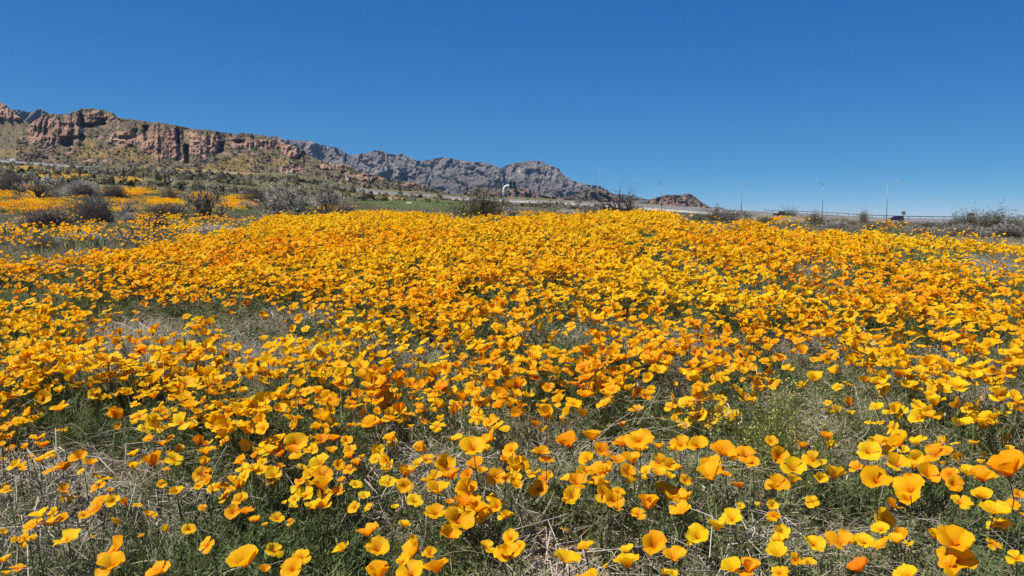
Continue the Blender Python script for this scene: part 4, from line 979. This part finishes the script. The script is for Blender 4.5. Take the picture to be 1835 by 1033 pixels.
flowers = []
for u, v, wpx, ti, ty in heroes:
    Y, h = place_hero(u, v, wpx)
    flowers.append(dict(u=u, v=v, w=wpx, x=xr(u, v) * Y, y=Y, z=CAM_H + float(el(v)) * Y, tint=ti, ty=ty))
for (x, y, z, R_, ti) in extra:
    u, v = to_px(x, y, z); flowers.append(dict(u=float(u), v=float(v), w=2 * R_ / y * F_PX, x=x, y=y, z=z, tint=float(ti), ty=hr.choice('cco')))

def colour_word(t): return 'deep orange' if t < .28 else 'orange' if t < .46 else 'golden' if t < .62 else 'golden yellow' if t < .78 else 'lemon yellow'
OPEN = {'o': 'wide open', 'c': 'cup shaped', 'w': 'flat star shaped', 'b': 'half closed'}
def place_words(u, v):
    spots = [((965, 985, 60, 40), 'by the bare gravel at the bottom'), ((55, 870, 75, 45), 'beside the grey dead grass at the left'), ((640, 985, 75, 30), 'by the grey dead tussock at the bottom'),
             ((725, 905, 60, 35), 'around the tan bare soil left of centre'), ((425, 895, 60, 40), 'near the small bare patch'), ((1392, 745, 110, 80), 'by the green weed bush')]
    for e, s in spots:
        if float(ell(u, v, e)) < 1: return s
    colw = ['at the left edge', 'at the left', 'left of centre', 'at the centre', 'right of centre', 'at the right', 'at the right edge'][min(6, max(0, int(u / 1835 * 7)))]
    roww = 'behind the front rows' if v < 800 else 'in the upper front rows' if v < 860 else 'in the middle front rows' if v < 925 else 'in the lower front rows' if v < 985 else 'along the bottom edge'
    return roww + ' ' + colw
for f in flowers:
    sz = 'large ' if f['w'] > 38 else 'small ' if f['w'] < 20 else ''
    f['key'] = (sz + colour_word(f['tint']) + ' ' + OPEN[f['ty']] + ' poppy').strip(), place_words(f['u'], f['v'])
classes = {}
for f in flowers: classes.setdefault(f['key'], []).append(f)
for key, fl in classes.items():
    fl.sort(key=lambda q: q['u'])
    for i, f in enumerate(fl):
        if len(fl) == 1: pre = ''
        elif len(fl) == 2: pre = ('leftmost ', 'rightmost ')[i]
        elif len(fl) == 3: pre = ('leftmost ', 'middle ', 'rightmost ')[i]
        else: pre = ('leftmost ' if i == 0 else 'rightmost ' if i == len(fl) - 1 else ('second', 'third', 'fourth', 'fifth', 'sixth', 'seventh')[i - 1] + ' from left ')
        f['label'] = pre + key[0] + ' ' + key[1]
shape_for = {'o': [2, 3, 6, 7, 3, 11], 'c': [0, 1, 5, 2, 10], 'w': [4, 9], 'b': [8]}
FOOT = []
for n_i, f in enumerate(flowers):
    shp = hr.choice(shape_for[f['ty']]); seed = hr.randrange(7)
    a0, a1 = SHAPES[shp][:2]
    reach = .05 + sum(math.cos(math.radians(a0 + (a1 - a0) * s)) for s in (.1, .3, .5, .7, .9)) / 5
    reach = max(reach, .45) if f['ty'] != 'b' else .45
    dist = math.hypot(f['x'], f['y'])
    R = f['w'] * f['y'] / F_PX / 2 / (reach * 1.02)
    R = min(R * 1.13, .052)
    face = {'o': hr.uniform(.35, .9), 'c': hr.uniform(-.1, .35), 'w': hr.uniform(.35, .8), 'b': hr.uniform(-.1, .2)}[f['ty']]
    tilt_x = face - .1; tilt_y = hr.gauss(-.12, .22)
    rot = Matrix.Rotation(tilt_x, 3, 'X') @ Matrix.Rotation(tilt_y, 3, 'Y') @ Matrix.Rotation(hr.uniform(0, 6.28), 3, 'Z')
    head = Vector((f['x'], f['y'], f['z'])); head -= rot @ Vector((0, 0, R * .35))
    gx, gy = head.x + hr.gauss(0, .03), head.y + hr.gauss(.01, .03)
    base = Vector((gx, gy, gzf(gx, gy) - .005)); FOOT.append((gx, gy, f))
    root = empty('poppy', base)
    mtx = rot.to_euler()
    for k in range(4):
        o = obj('petal', petal_mesh(shp, k, seed), root, head - base); o.rotation_euler = mtx; o.scale = (R, R, R); o['tint'] = max(.01, min(1, f['tint'] + .06 + hr.gauss(0, .025)))
    o = obj('stamens', STAMEN, root, head - base); o.rotation_euler = mtx; o.scale = (R, R, R)
    b = MB(); hd = head - base; ax_ = rot @ Vector((0, 0, 1))
    b.tube([hd + ax_ * R * .03, hd - ax_ * R * .06, hd - ax_ * R * .2], [R * .10, R * .075, R * .03], 5)
    q1 = hd - ax_ * R * .9; q2 = Vector((hd.x * .45, hd.y * .45, hd.z * .5))
    b.tube([hd - ax_ * R * .15, q1, q2, Vector((0, 0, 0))], [.0011, .0011, .0013, .0016], 4)
    o = obj('stem', b.mesh('stem', M['stem']), root); o['tint'] = hr.random()
    tag(root, f['label'], 'poppy', 'foreground poppies')

nidx = RNG.integers(0, NV, int(mask.sum())); nidx = np.where(RNG.random(len(nidx)) < .07, NV + RNG.integers(0, 4, len(nidx)), nidx)
gn_scatter('poppy_field', np.stack([fx, fy, fz], -1)[mask], frot[mask], fR[mask] / .8, nidx, ft[mask], FLOWER, 'dense carpet of golden orange poppies covering the rise', 'poppy field')
print('field flowers', int(mask.sum()), 'plants', np_, 'heroes', len(flowers))

# ------------------------------------------------------------------ foliage below the flowers
def leaf_tuft(seed, n=30, L=.15, m='poppyleaf'):
    r = random.Random(seed); b = MB()
    for i in range(n):
        a = r.uniform(0, 6.283); e = math.radians(r.uniform(25, 85)); d = Vector((math.cos(a) * math.cos(e), math.sin(a) * math.cos(e), math.sin(e)))
        p = Vector((r.gauss(0, .03), r.gauss(0, .03), 0)); l = L * r.uniform(.6, 1.15)
        out = Vector((math.cos(a), math.sin(a), -.3))
        pts = [p, p + d * l * .4, p + d * l * .75 + out * l * .05, p + d * l + out * l * .16]
        b.ribbon(pts, [.003, .0026, .0022, .001], 0)
        sd = Vector((-math.sin(a), math.cos(a), 0))
        for q in range(11):
            f = r.uniform(.35, 1); j = 1 if f < .75 else 2; g = (f - .4) / .35 if j == 1 else (f - .75) / .25
            o = pts[j].lerp(pts[j + 1], max(0, min(1, g)))
            dd = (sd * r.choice((-1, 1)) * r.uniform(.4, 1) + d * r.uniform(.3, .9) + Vector((r.gauss(0, .3), r.gauss(0, .3), r.gauss(0, .3)))).normalized()
            ln = r.uniform(.010, .022); c = dd.cross(Vector((r.random(), r.random(), r.random() + .1))).normalized() * r.uniform(.0009, .0018)
            b.add([o - c * .4, o + dd * ln * .6 - c, o + dd * ln, o + dd * ln * .6 + c, o + c * .4], [(0, 1, 2, 3, 4)])
    return b.mesh('foliage_tuft', M[m])
def mat_tuft(seed, m='mat', n=46, h=.035, spread=.05):
    r = random.Random(seed); b = MB()
    for i in range(n):
        p = Vector((r.gauss(0, spread), r.gauss(0, spread), -.002)); a = r.uniform(0, 6.283); e = math.radians(r.uniform(15, 80)); l = h * r.uniform(.4, 1.4)
        d = Vector((math.cos(a) * math.cos(e), math.sin(a) * math.cos(e), math.sin(e))); c = Vector((-math.sin(a), math.cos(a), r.gauss(0, .4))) * r.uniform(.0012, .0032)
        p = p + Vector((0, 0, abs(r.gauss(0, h * .3))))
        b.add([p - c * .3, p + d * l * .5 - c, p + d * l, p + d * l * .5 + c, p + c * .3], [(0, 1, 2, 3, 4)])
    return b.mesh('mat_tuft', M[m])
def wisp(seed, n=17, L=.30, m='straw', flat=.6, wd=.0013):
    r = random.Random(seed); b = MB()
    a0 = r.uniform(-.5, .5)
    for i in range(n):
        a = a0 + r.gauss(0, .55); l = L * r.uniform(.5, 1.2); up = r.uniform(.25, .8) * (1 - flat * .5); p = Vector((r.gauss(0, .03), r.gauss(0, .03), -.004))
        o = Vector((math.cos(a), math.sin(a), 0)) * l
        side = Vector((r.gauss(0, .05), r.gauss(0, .05), 0)) * l
        end = r.uniform(-.1, .55); sx = r.gauss(0, 2.2); pts = []
        for q in range(8):
            f = q / 7; hh = up * (2.1 * f * (1 - f) + end * f * f)
            pts.append(p + o * (f * .95) + side * sx * f * f + Vector((r.gauss(0, .0011), r.gauss(0, .0011), l * hh)))
        b.tube(pts, [wd * .5 * (1 - .7 * q / 7) for q in range(8)], 3)
        if r.random() < .35:
            for q in range(3):
                e_ = pts[-1] + Vector((r.gauss(0, .01), r.gauss(0, .01), r.gauss(0, .006))); b.ribbon([pts[-1], e_, e_ + Vector((r.gauss(0, .008), r.gauss(0, .008), r.gauss(0, .008)))], [.002, .003, .001])
    return b.mesh('wisp', M[m])
def tangle(seed, n=120, R=.10, m='greygrass'):
    r = random.Random(seed); b = MB()
    for i in range(n):
        a = r.uniform(0, 6.283); p = Vector((r.gauss(0, R * .5), r.gauss(0, R * .5), abs(r.gauss(0, .02)))); l = r.uniform(.05, .14)
        d = Vector((math.cos(a), math.sin(a), r.gauss(.15, .35))).normalized() * l; k = Vector((r.gauss(0, .02), r.gauss(0, .02), abs(r.gauss(0, .02))))
        b.tube([p, p + d * .5 + k, p + d], [.0011, .0010, .0005], 3)
    return b.mesh('tangle', M[m])
TUFT = [leaf_tuft(i) for i in range(5)]; MATT = [mat_tuft(20 + i) for i in range(5)]; WISP = [wisp(40 + i) for i in range(6)]; TANG = [tangle(60 + i) for i in range(4)]

BARE = [(975, 1040, 110, 100), (735, 915, 75, 42), (430, 905, 65, 44), (1180, 1070, 130, 62), (330, 960, 60, 22), (300, 880, 26, 20), (1000, 965, 70, 24), (620, 940, 36, 20), (760, 940, 46, 24)]
GREY = [(75, 885, 120, 60), (650, 990, 100, 36), (230, 985, 190, 50), (1420, 1000, 110, 40), (170, 900, 60, 24), (560, 588, 90, 24), (1205, 655, 45, 40), (1150, 720, 50, 34), (1440, 660, 90, 36), (1790, 470, 90, 40), (1560, 560, 60, 26), (1520, 870, 100, 40),
        (1330, 930, 90, 40), (1790, 760, 60, 40), (700, 655, 50, 18), (230, 640, 60, 18), (1320, 560, 70, 18), (1470, 500, 60, 14), (90, 660, 60, 16), (1600, 990, 90, 40), (330, 560, 90, 16)]
def emask(u, v, L, a=.6, b_=1.1):
    k = np.zeros_like(u)
    for e in L: k = np.maximum(k, 1 - sstep(a, b_, ell(u, v, e)))
    return k
def rnd_pts(n, y0, y1, wid=.82):
    y = np.sqrt(RNG.uniform(y0 ** 2, y1 ** 2, n)); x = y * RNG.uniform(-wid, wid, n); z = gz(x, y); u, v = to_px(x, y, z); return x, y, z, u, v
def near_shrub(x, y):
    k = np.zeros(len(x), bool)
    for sx, sy, sr in SHRUB_XY: k |= (x - sx) ** 2 + (y - sy) ** 2 < sr * sr
    return k

# poppy leaves: one tuft or more at every plant, and at the foot of every foreground flower
tx = np.concatenate([px + RNG.normal(0, .04, np_), px + RNG.normal(0, .09, np_)]); ty_ = np.concatenate([py + RNG.normal(0, .04, np_), py + RNG.normal(0, .09, np_)])
hx_ = np.array([f[0] for f in FOOT]); hy_ = np.array([f[1] for f in FOOT])
for k in range(3):
    tx = np.concatenate([tx, hx_ + RNG.normal(0, .045, len(hx_))]); ty_ = np.concatenate([ty_, hy_ + RNG.normal(.015, .045, len(hx_))])
x, y, z, u, v = rnd_pts(900, 1.2, 7)
k = RNG.random(len(x)) < .9 * sstep(.42, .62, fbm(x * 2.2, y * 2.2, 131, 3)) * np.where(y < 3.2, .55, 1)
tx = np.concatenate([tx, x[k]]); ty_ = np.concatenate([ty_, y[k]])
for e, n in [((165, 785, 110, 45), 70), ((395, 820, 90, 50), 60), ((940, 850, 90, 50), 70), ((1120, 880, 110, 40), 50), ((1010, 680, 70, 30), 30), ((1300, 890, 80, 40), 30), ((700, 860, 60, 30), 14), ((1560, 880, 120, 40), 20), ((560, 880, 60, 40), 24)]:
    for _ in range(n):
        a, rr = RNG.uniform(0, 6.28), math.sqrt(RNG.random()); U, V = e[0] + math.cos(a) * rr * e[2], e[1] + math.sin(a) * rr * e[3]
        Y = CAM_H * 0.93 / -float(el(V)); tx = np.append(tx, xr(U, V) * Y); ty_ = np.append(ty_, Y)
tz = gz(tx, ty_); tu, tv = to_px(tx, ty_, tz)
k = (RNG.random(len(tx)) > emask(tu, tv, BARE) * .97) & (ty_ > .95) & (tv > interp(tu, EDGE) - 4)
k &= RNG.random(len(tx)) > emask(tu, tv, GREY) * .85
k &= RNG.random(len(tx)) > .55 * (ty_ < 4.5) * sstep(.46, .58, fbm(tx * 1.8, ty_ * 1.8, 177, 3))
tx, ty_, tz = tx[k], ty_[k], tz[k]; n = len(tx)
gn_scatter('poppy_foliage', np.stack([tx, ty_, tz - .005], -1), np.stack([RNG.normal(0, .12, n), RNG.normal(0, .12, n), RNG.uniform(0, 6.28, n)], -1), np.clip(RNG.normal(1, .2, n), .5, 1.4) * np.where(ty_ < 2.5, .84, 1.05), RNG.integers(0, 5, n),
           np.clip(.42 + (fbm(tx * 1.7, ty_ * 1.7, 141, 3) - .5) * 1.2 + RNG.normal(0, .2, n), 0, 1), TUFT, 'feathery dark green poppy leaves filling the ground under the flowers', 'foliage')
# low weeds
x1, y1, z1, u1, v1 = rnd_pts(9000, 1.2, 5.5); x2, y2, z2, u2, v2 = rnd_pts(9000, 5.5, 19)
x, y, z, u, v = [np.concatenate(q) for q in ((x1, x2), (y1, y2), (z1, z2), (u1, u2), (v1, v2))]
k = (RNG.random(len(x)) > emask(u, v, BARE) * .9) & (RNG.random(len(x)) > .30 + .5 * sstep(.45, .6, fbm(x * 3, y * 3, 151, 3)))
x, y, z = x[k], y[k], z[k]; n = len(x)
gn_scatter('ground_weeds', np.stack([x, y, z], -1), np.stack([np.zeros(n), np.zeros(n), RNG.uniform(0, 6.28, n)], -1), RNG.uniform(.7, 1.6, n) * (1 + .6 * (y > 5.5)), RNG.integers(0, 5, n), np.clip(.5 + (fbm(x * 2, y * 2, 161, 3) - .5) * 1.3 + RNG.normal(0, .15, n), 0, 1), MATT,
           'low olive weeds matted over the soil between the poppies', 'weeds')
# straw wisps
x1, y1, z1, u1, v1 = rnd_pts(3600, 1.1, 5.0); x2, y2, z2, u2, v2 = rnd_pts(3200, 5.0, 19)
x, y, z, u, v = [np.concatenate(q) for q in ((x1, x2), (y1, y2), (z1, z2), (u1, u2), (v1, v2))]
k = RNG.random(len(x)) < .16 + .75 * emask(u, v, GREY) + .45 * sstep(.46, .62, fbm(x * 1.4, y * 1.4, 171, 3)) + .35 * (u > 1500) * (v < 560)
x, y, z = x[k], y[k], z[k]; n = len(x)
gn_scatter('dry_grass', np.stack([x, y, z], -1), np.stack([RNG.normal(0, .1, n), RNG.normal(0, .1, n), RNG.normal(.3, 1.0, n) + np.where(RNG.random(n) < .3, 3.1, 0)], -1), np.clip(RNG.normal(1, .25, n), .5, 1.7), RNG.integers(0, 6, n), np.clip(RNG.normal(.55, .22, n), 0, 1), WISP,
           'pale dry grass stalks bent over between the poppies', 'dry grass')
# grey dead tangles in the hollows
x, y, z, u, v = rnd_pts(9000, 1.1, 15)
k = RNG.random(len(x)) < emask(u, v, GREY) * .75 + .03 + .45 * (y < 4.5) * sstep(.44, .58, fbm(x * 1.8, y * 1.8, 177, 3))
x, y, z = x[k], y[k], z[k]; n = len(x)
gn_scatter('dead_grass', np.stack([x, y, z], -1), np.stack([RNG.normal(0, .15, n), RNG.normal(0, .15, n), RNG.uniform(0, 6.28, n)], -1), RNG.uniform(.7, 1.5, n), RNG.integers(0, 4, n), np.clip(RNG.normal(.5, .22, n), 0, 1), TANG,
           'tangled grey dead grass lying in mats between the poppies', 'dead grass')
# pebbles
PEB = [rock_mesh(90 + i, .6) for i in range(4)]
for m_ in PEB: m_.materials.clear()
M['pebble'] = mat('pebble', (.4, .3, .2), .9); n_ = N(M['pebble']); n_.color(n_.ramp(n_.tint(), [(.1, (.20, .12, .07)), (.5, (.38, .26, .165)), (.9, (.55, .44, .33))]))
for m_ in PEB: m_.materials.append(M['pebble'])
x, y, z, u, v = rnd_pts(22000, 1.1, 4.2)
k = RNG.random(len(x)) < .28 + .7 * emask(u, v, BARE)
x, y, z = x[k], y[k], z[k]; n = len(x)
gn_scatter('gravel', np.stack([x, y, z], -1), RNG.uniform(0, 6.28, (n, 3)) * np.array([.15, .15, 1]), np.clip(RNG.lognormal(-5.0, .45, n), .003, .022), RNG.integers(0, 4, n), RNG.random(n), PEB, 'tan gravel scattered on the bare soil patches', 'gravel')

# the round green weed among the right-hand poppies
root = empty('weed_bush', at(1392, 770, 1.0)); Yw = 2.25; root.location = (xr(1392, 770) * Yw, Yw, gzf(xr(1392, 770) * Yw, Yw) - .01)
r = random.Random(5); b, fl_, tips = MB(), MB(), []
for i in range(150):
    a = r.uniform(0, 6.283); e = math.radians(r.uniform(28, 88)); rr = r.random() ** .5 * .07
    twig(b, r, Vector((math.cos(a) * rr, math.sin(a) * rr, 0)), Vector((math.cos(a) * math.cos(e), math.sin(a) * math.cos(e), math.sin(e))), r.uniform(.13, .24), .0014, 1, .5, .05, 3, tips=tips)
obj('stems', b.mesh('stems', M['weed']), root)['tint'] = .4
b = MB(); leaves_on(b, r, tips, 2600, .014, .006); obj('foliage', b.mesh('foliage', M['weed']), root)['tint'] = .6
b = MB()
for _ in range(420):
    pts, dd = r.choice(tips); p = pts[-1] + Vector((r.gauss(0, .004), r.gauss(0, .004), r.gauss(0, .004))); b.box(p, (.0028, .0028, .0028), 0, Euler((r.random(), r.random(), r.random())).to_matrix())
obj('flower_buds', b.mesh('flower_buds', M['weedtip'], False), root)
tag(root, 'round light green weed bush with tiny pale flowers among the right poppies', 'weed')

# ------------------------------------------------------------------ poppy patches beyond the rise
PATCH = [((40, 362, 80, 17), .8), ((160, 405, 30, 18), .5), ((228, 347, 55, 5), .6), ((220, 370, 24, 12), .9), ((296, 366, 40, 11), 1.0), ((362, 357, 22, 6), .7), ((430, 366, 28, 12), 1.0), ((302, 391, 30, 8), .6), ((230, 402, 32, 9), .55),
         ((390, 402, 70, 11), .35), ((110, 314, 55, 9), .55), ((232, 321, 28, 6), .5), ((1680, 424, 44, 10), .85), ((1783, 438, 50, 10), .8), ((1592, 408, 18, 4), .6), ((1410, 400, 22, 5), .5), ((636, 349, 14, 3), .5), ((682, 354, 22, 3), .4),
         ((60, 425, 110, 26), .26), ((300, 425, 90, 18), .24), ((200, 380, 260, 34), .10), ((480, 400, 60, 8), .5), ((930, 386, 60, 4), .3), ((20, 345, 60, 8), .7), ((590, 376, 40, 4), .4), ((150, 462, 90, 10), .35)]
CL = []
for s in range(4):
    r = random.Random(200 + s); b = MB()
    for i in range(26):
        p = Vector((r.gauss(0, .16), r.gauss(0, .16), r.uniform(.13, .26))); a = r.uniform(0, 6.28); R = r.uniform(.019, .03)
        tl = Matrix.Rotation(r.gauss(0, .35), 3, 'X') @ Matrix.Rotation(r.gauss(0, .35), 3, 'Y') @ Matrix.Rotation(a, 3, 'Z')
        ring = [(math.cos(t) * R * (1.0 if q % 2 else .86), math.sin(t) * R * (1.0 if q % 2 else .86), R * .65) for q, t in enumerate(np.linspace(0, 6.283, 8, endpoint=False))]
        b.add([p + tl @ Vector(q) for q in [(0, 0, 0)] + ring], [(0, 1 + j, 1 + (j + 1) % 8) for j in range(8)], 0, [.2] + [1] * 8)
    for i in range(50):
        p = Vector((r.gauss(0, .15), r.gauss(0, .15), 0)); h = r.uniform(.08, .2); d = Vector((r.gauss(0, .04), r.gauss(0, .04), h)); b.ribbon([p, p + d * .6, p + d], [.012, .014, .004], 1)
    CL.append(b.mesh('poppy_clump', [M['petal'], M['poppyleaf']]))
n = 260000
y = np.exp(RNG.uniform(math.log(9.5), math.log(170), n)); x = y * RNG.uniform(-.78, .78, n); z = gz(x, y); u, v = to_px(x, y, z + .15)
pr = np.zeros(n)
for e, k in PATCH: pr = np.maximum(pr, k * (1 - sstep(.65, 1.05, ell(u, v, e) + (fbm(x * .35 + e[0], y * .35, 181, 3) - .5) * .7)))
pr *= sstep(.30, .52, fbm(x * .8, y * .8, 183, 3)) * (.35 + .65 * sstep(.42, .58, fbm(x * .22, y * .22, 187, 3)))
# even cover: the chance grows with the area each candidate stands for
k = RNG.random(n) < pr * np.clip((y / 26) ** 2 * .075, 0, 1) * np.clip(40 / y, .25, 1)
k &= (v < interp(u, EDGE) + 4) & ~near_shrub(x, y)
x, y, z, u, v = x[k], y[k], z[k], u[k], v[k]; n = len(x)
print('patch clumps', n)
gn_scatter('poppy_patches', np.stack([x, y, z], -1), np.stack([np.zeros(n), np.zeros(n), RNG.uniform(0, 6.28, n)], -1), RNG.uniform(.8, 1.3, n) * np.clip(y / 45, 1, 2.2), RNG.integers(0, 4, n), np.clip(.55 + (fbm(x * .5, y * .5, 191, 3) - .5) * .8 + RNG.normal(0, .1, n), 0, 1), CL,
           'scattered patches of orange poppies between the shrubs beyond the rise', 'poppy field')
# low grey-green and straw cover beyond the rise
def cover_src(seed, m, n=130, h=.085, s=.18):
    r = random.Random(seed); b = MB()
    for i in range(n):
        p = Vector((r.gauss(0, s), r.gauss(0, s), -.01)); hh = h * r.uniform(.4, 1.3); d = Vector((r.gauss(0, .07), r.gauss(0, .07), hh)); b.ribbon([p, p + d * .55, p + d], [.0055, .005, .0015], 0)
    return b.mesh('cover', M[m])
COV = [cover_src(1, 'mat'), cover_src(2, 'greygreen'), cover_src(3, 'brush'), cover_src(4, 'brush', 120, .10), cover_src(5, 'poppyleaf')]
n = 60000
y = np.exp(RNG.uniform(math.log(8.5), math.log(110), n)); x = y * RNG.uniform(-.80, .80, n); z = gz(x, y); u, v = to_px(x, y, z)
k = (v < interp(u, EDGE) + 16) & (RNG.random(n) < np.clip((y / 24) ** 2 * .35, 0, 1) * np.clip(50 / y, .3, 1))
x, y, z, u, v = x[k], y[k], z[k], u[k], v[k]; n = len(x)
fld = fbm(x * .25, y * .25, 201, 3) + RNG.normal(0, .08, n)
idx = np.where(fld < .40, 4, np.where(fld < .48, 1, np.where(fld < .56, 0, 2)))
idx = np.where((u > 880) & (RNG.random(n) < .6), np.where(RNG.random(n) < .45, 3, 2), idx); gm = emask(u, v, [(750, 369, 100, 11), (685, 362, 60, 8)]); idx = np.where(RNG.random(n) < gm, 4, idx)
print('cover', n)
gn_scatter('scrub_cover', np.stack([x, y, z], -1), np.stack([np.zeros(n), np.zeros(n), RNG.uniform(0, 6.28, n)], -1), RNG.uniform(.8, 1.5, n) * np.clip(y / 40, 1, 1.9) , idx, np.clip(RNG.normal(.45, .2, n) + .2 * gm, 0, 1), COV,
           'low dry grass and grey green scrub covering the ground behind the rise', 'scrub')
# far bushes dotting the slopes
def blob(seed, m):
    r = random.Random(seed); b = MB()
    for i in range(90):
        a = r.uniform(0, 6.283); e = math.asin(r.uniform(-.1, 1)); R = .5 * r.uniform(.5, 1.05); p = Vector((math.cos(a) * math.cos(e) * R, math.sin(a) * math.cos(e) * R, math.sin(e) * R * 1.5))
        s = r.uniform(.09, .17); q = Vector((r.gauss(0, 1), r.gauss(0, 1), r.gauss(0, 1))).normalized(); c = q.cross(Vector((.3, .5, .8))).normalized()
        b.add([p - q * s, p + c * s * .6, p + q * s, p - c * s * .6], [(0, 1, 2, 3)])
    return b.mesh('far_bush', M[m])
FB = [blob(1, 'olive'), blob(2, 'olive'), blob(3, 'greygreen'), blob(4, 'yucca'), blob(5, 'dome')]
n = 90000
y = np.exp(RNG.uniform(math.log(105), math.log(900), n)); x = y * RNG.uniform(-.85, .85, n); z = gz(x, y); u, v = to_px(x, y, z)
rd = np.interp(x / y, (RC[:, 0] / RC[:, 1]), np.arange(len(RC))); ry = np.interp(rd, np.arange(len(RC)), RC[:, 1])
off_road = (y < ry - 6) | (y > ry + 45)
k = (RNG.random(n) < np.clip((y / 160) ** 1.7 * .5, 0, 1) * np.clip(260 / y, .15, 1) * sstep(.28, .6, fbm(x * .02, y * .02, 211, 3)) * .26) & off_road & ~((emask(u, v, [(760, 368, 90, 9)]) > .3) & (RNG.random(n) < .85))
k &= (u < 1100) | ((y < 90) & (RNG.random(n) < .5)) | (y > ry + 45)
x, y, z = x[k], y[k], z[k]
for nm, cnt in (('rocky_hill', 9000), ('scree_hill', 3000)):
    P, c_ = RELIEF[nm]; nr, nc = c_.shape; i, j = RNG.integers(2, nr - 1, cnt), RNG.integers(0, nc - 1, cnt); kk = RNG.random(cnt) < np.clip(1.0 - c_[i, j] * .85, 0, 1) * sstep(.3, .6, fbm(j / 16, i / 8, 221, 3))
    i, j = i[kk], j[kk]; f = RNG.random(len(i))[:, None]; Q = P[i, j] * (1 - f) + P[i + 1 - 1, j + 1] * f
    x, y, z = np.concatenate([x, Q[:, 0]]), np.concatenate([y, Q[:, 1]]), np.concatenate([z, Q[:, 2] - .3])
n = len(x); print('far bushes', n)
gn_scatter('slope_scrub', np.stack([x, y, z], -1), np.stack([np.zeros(n), np.zeros(n), RNG.uniform(0, 6.28, n)], -1), np.clip(RNG.lognormal(-.05, .4, n), .4, 2.4) * np.clip(y / 220, .8, 1.9), RNG.integers(0, 5, n), RNG.random(n), FB, 'dark desert bushes dotting the slopes below the mountains', 'scrub')

# ------------------------------------------------------------------ the air over the valley
b = MB(); b.box((0, 3990, 310), (33000, 8040, 1040)); hz = obj('haze', b.mesh('haze', bpy.data.materials.new('haze'), False))
hm = hz.data.materials[0]; hm.use_nodes = True; hm.node_tree.nodes.clear()
vo = hm.node_tree.nodes.new('ShaderNodeOutputMaterial'); pvn = hm.node_tree.nodes.new('ShaderNodeVolumePrincipled')
pvn.inputs['Color'].default_value = (.36, .66, 1, 1); pvn.inputs['Density'].default_value = 3.0e-5; pvn.inputs['Anisotropy'].default_value = .2
hm.node_tree.links.new(pvn.outputs[0], vo.inputs['Volume'])
tag(hz, 'thin blue haze in the air before the far mountains', 'haze', kind='stuff')
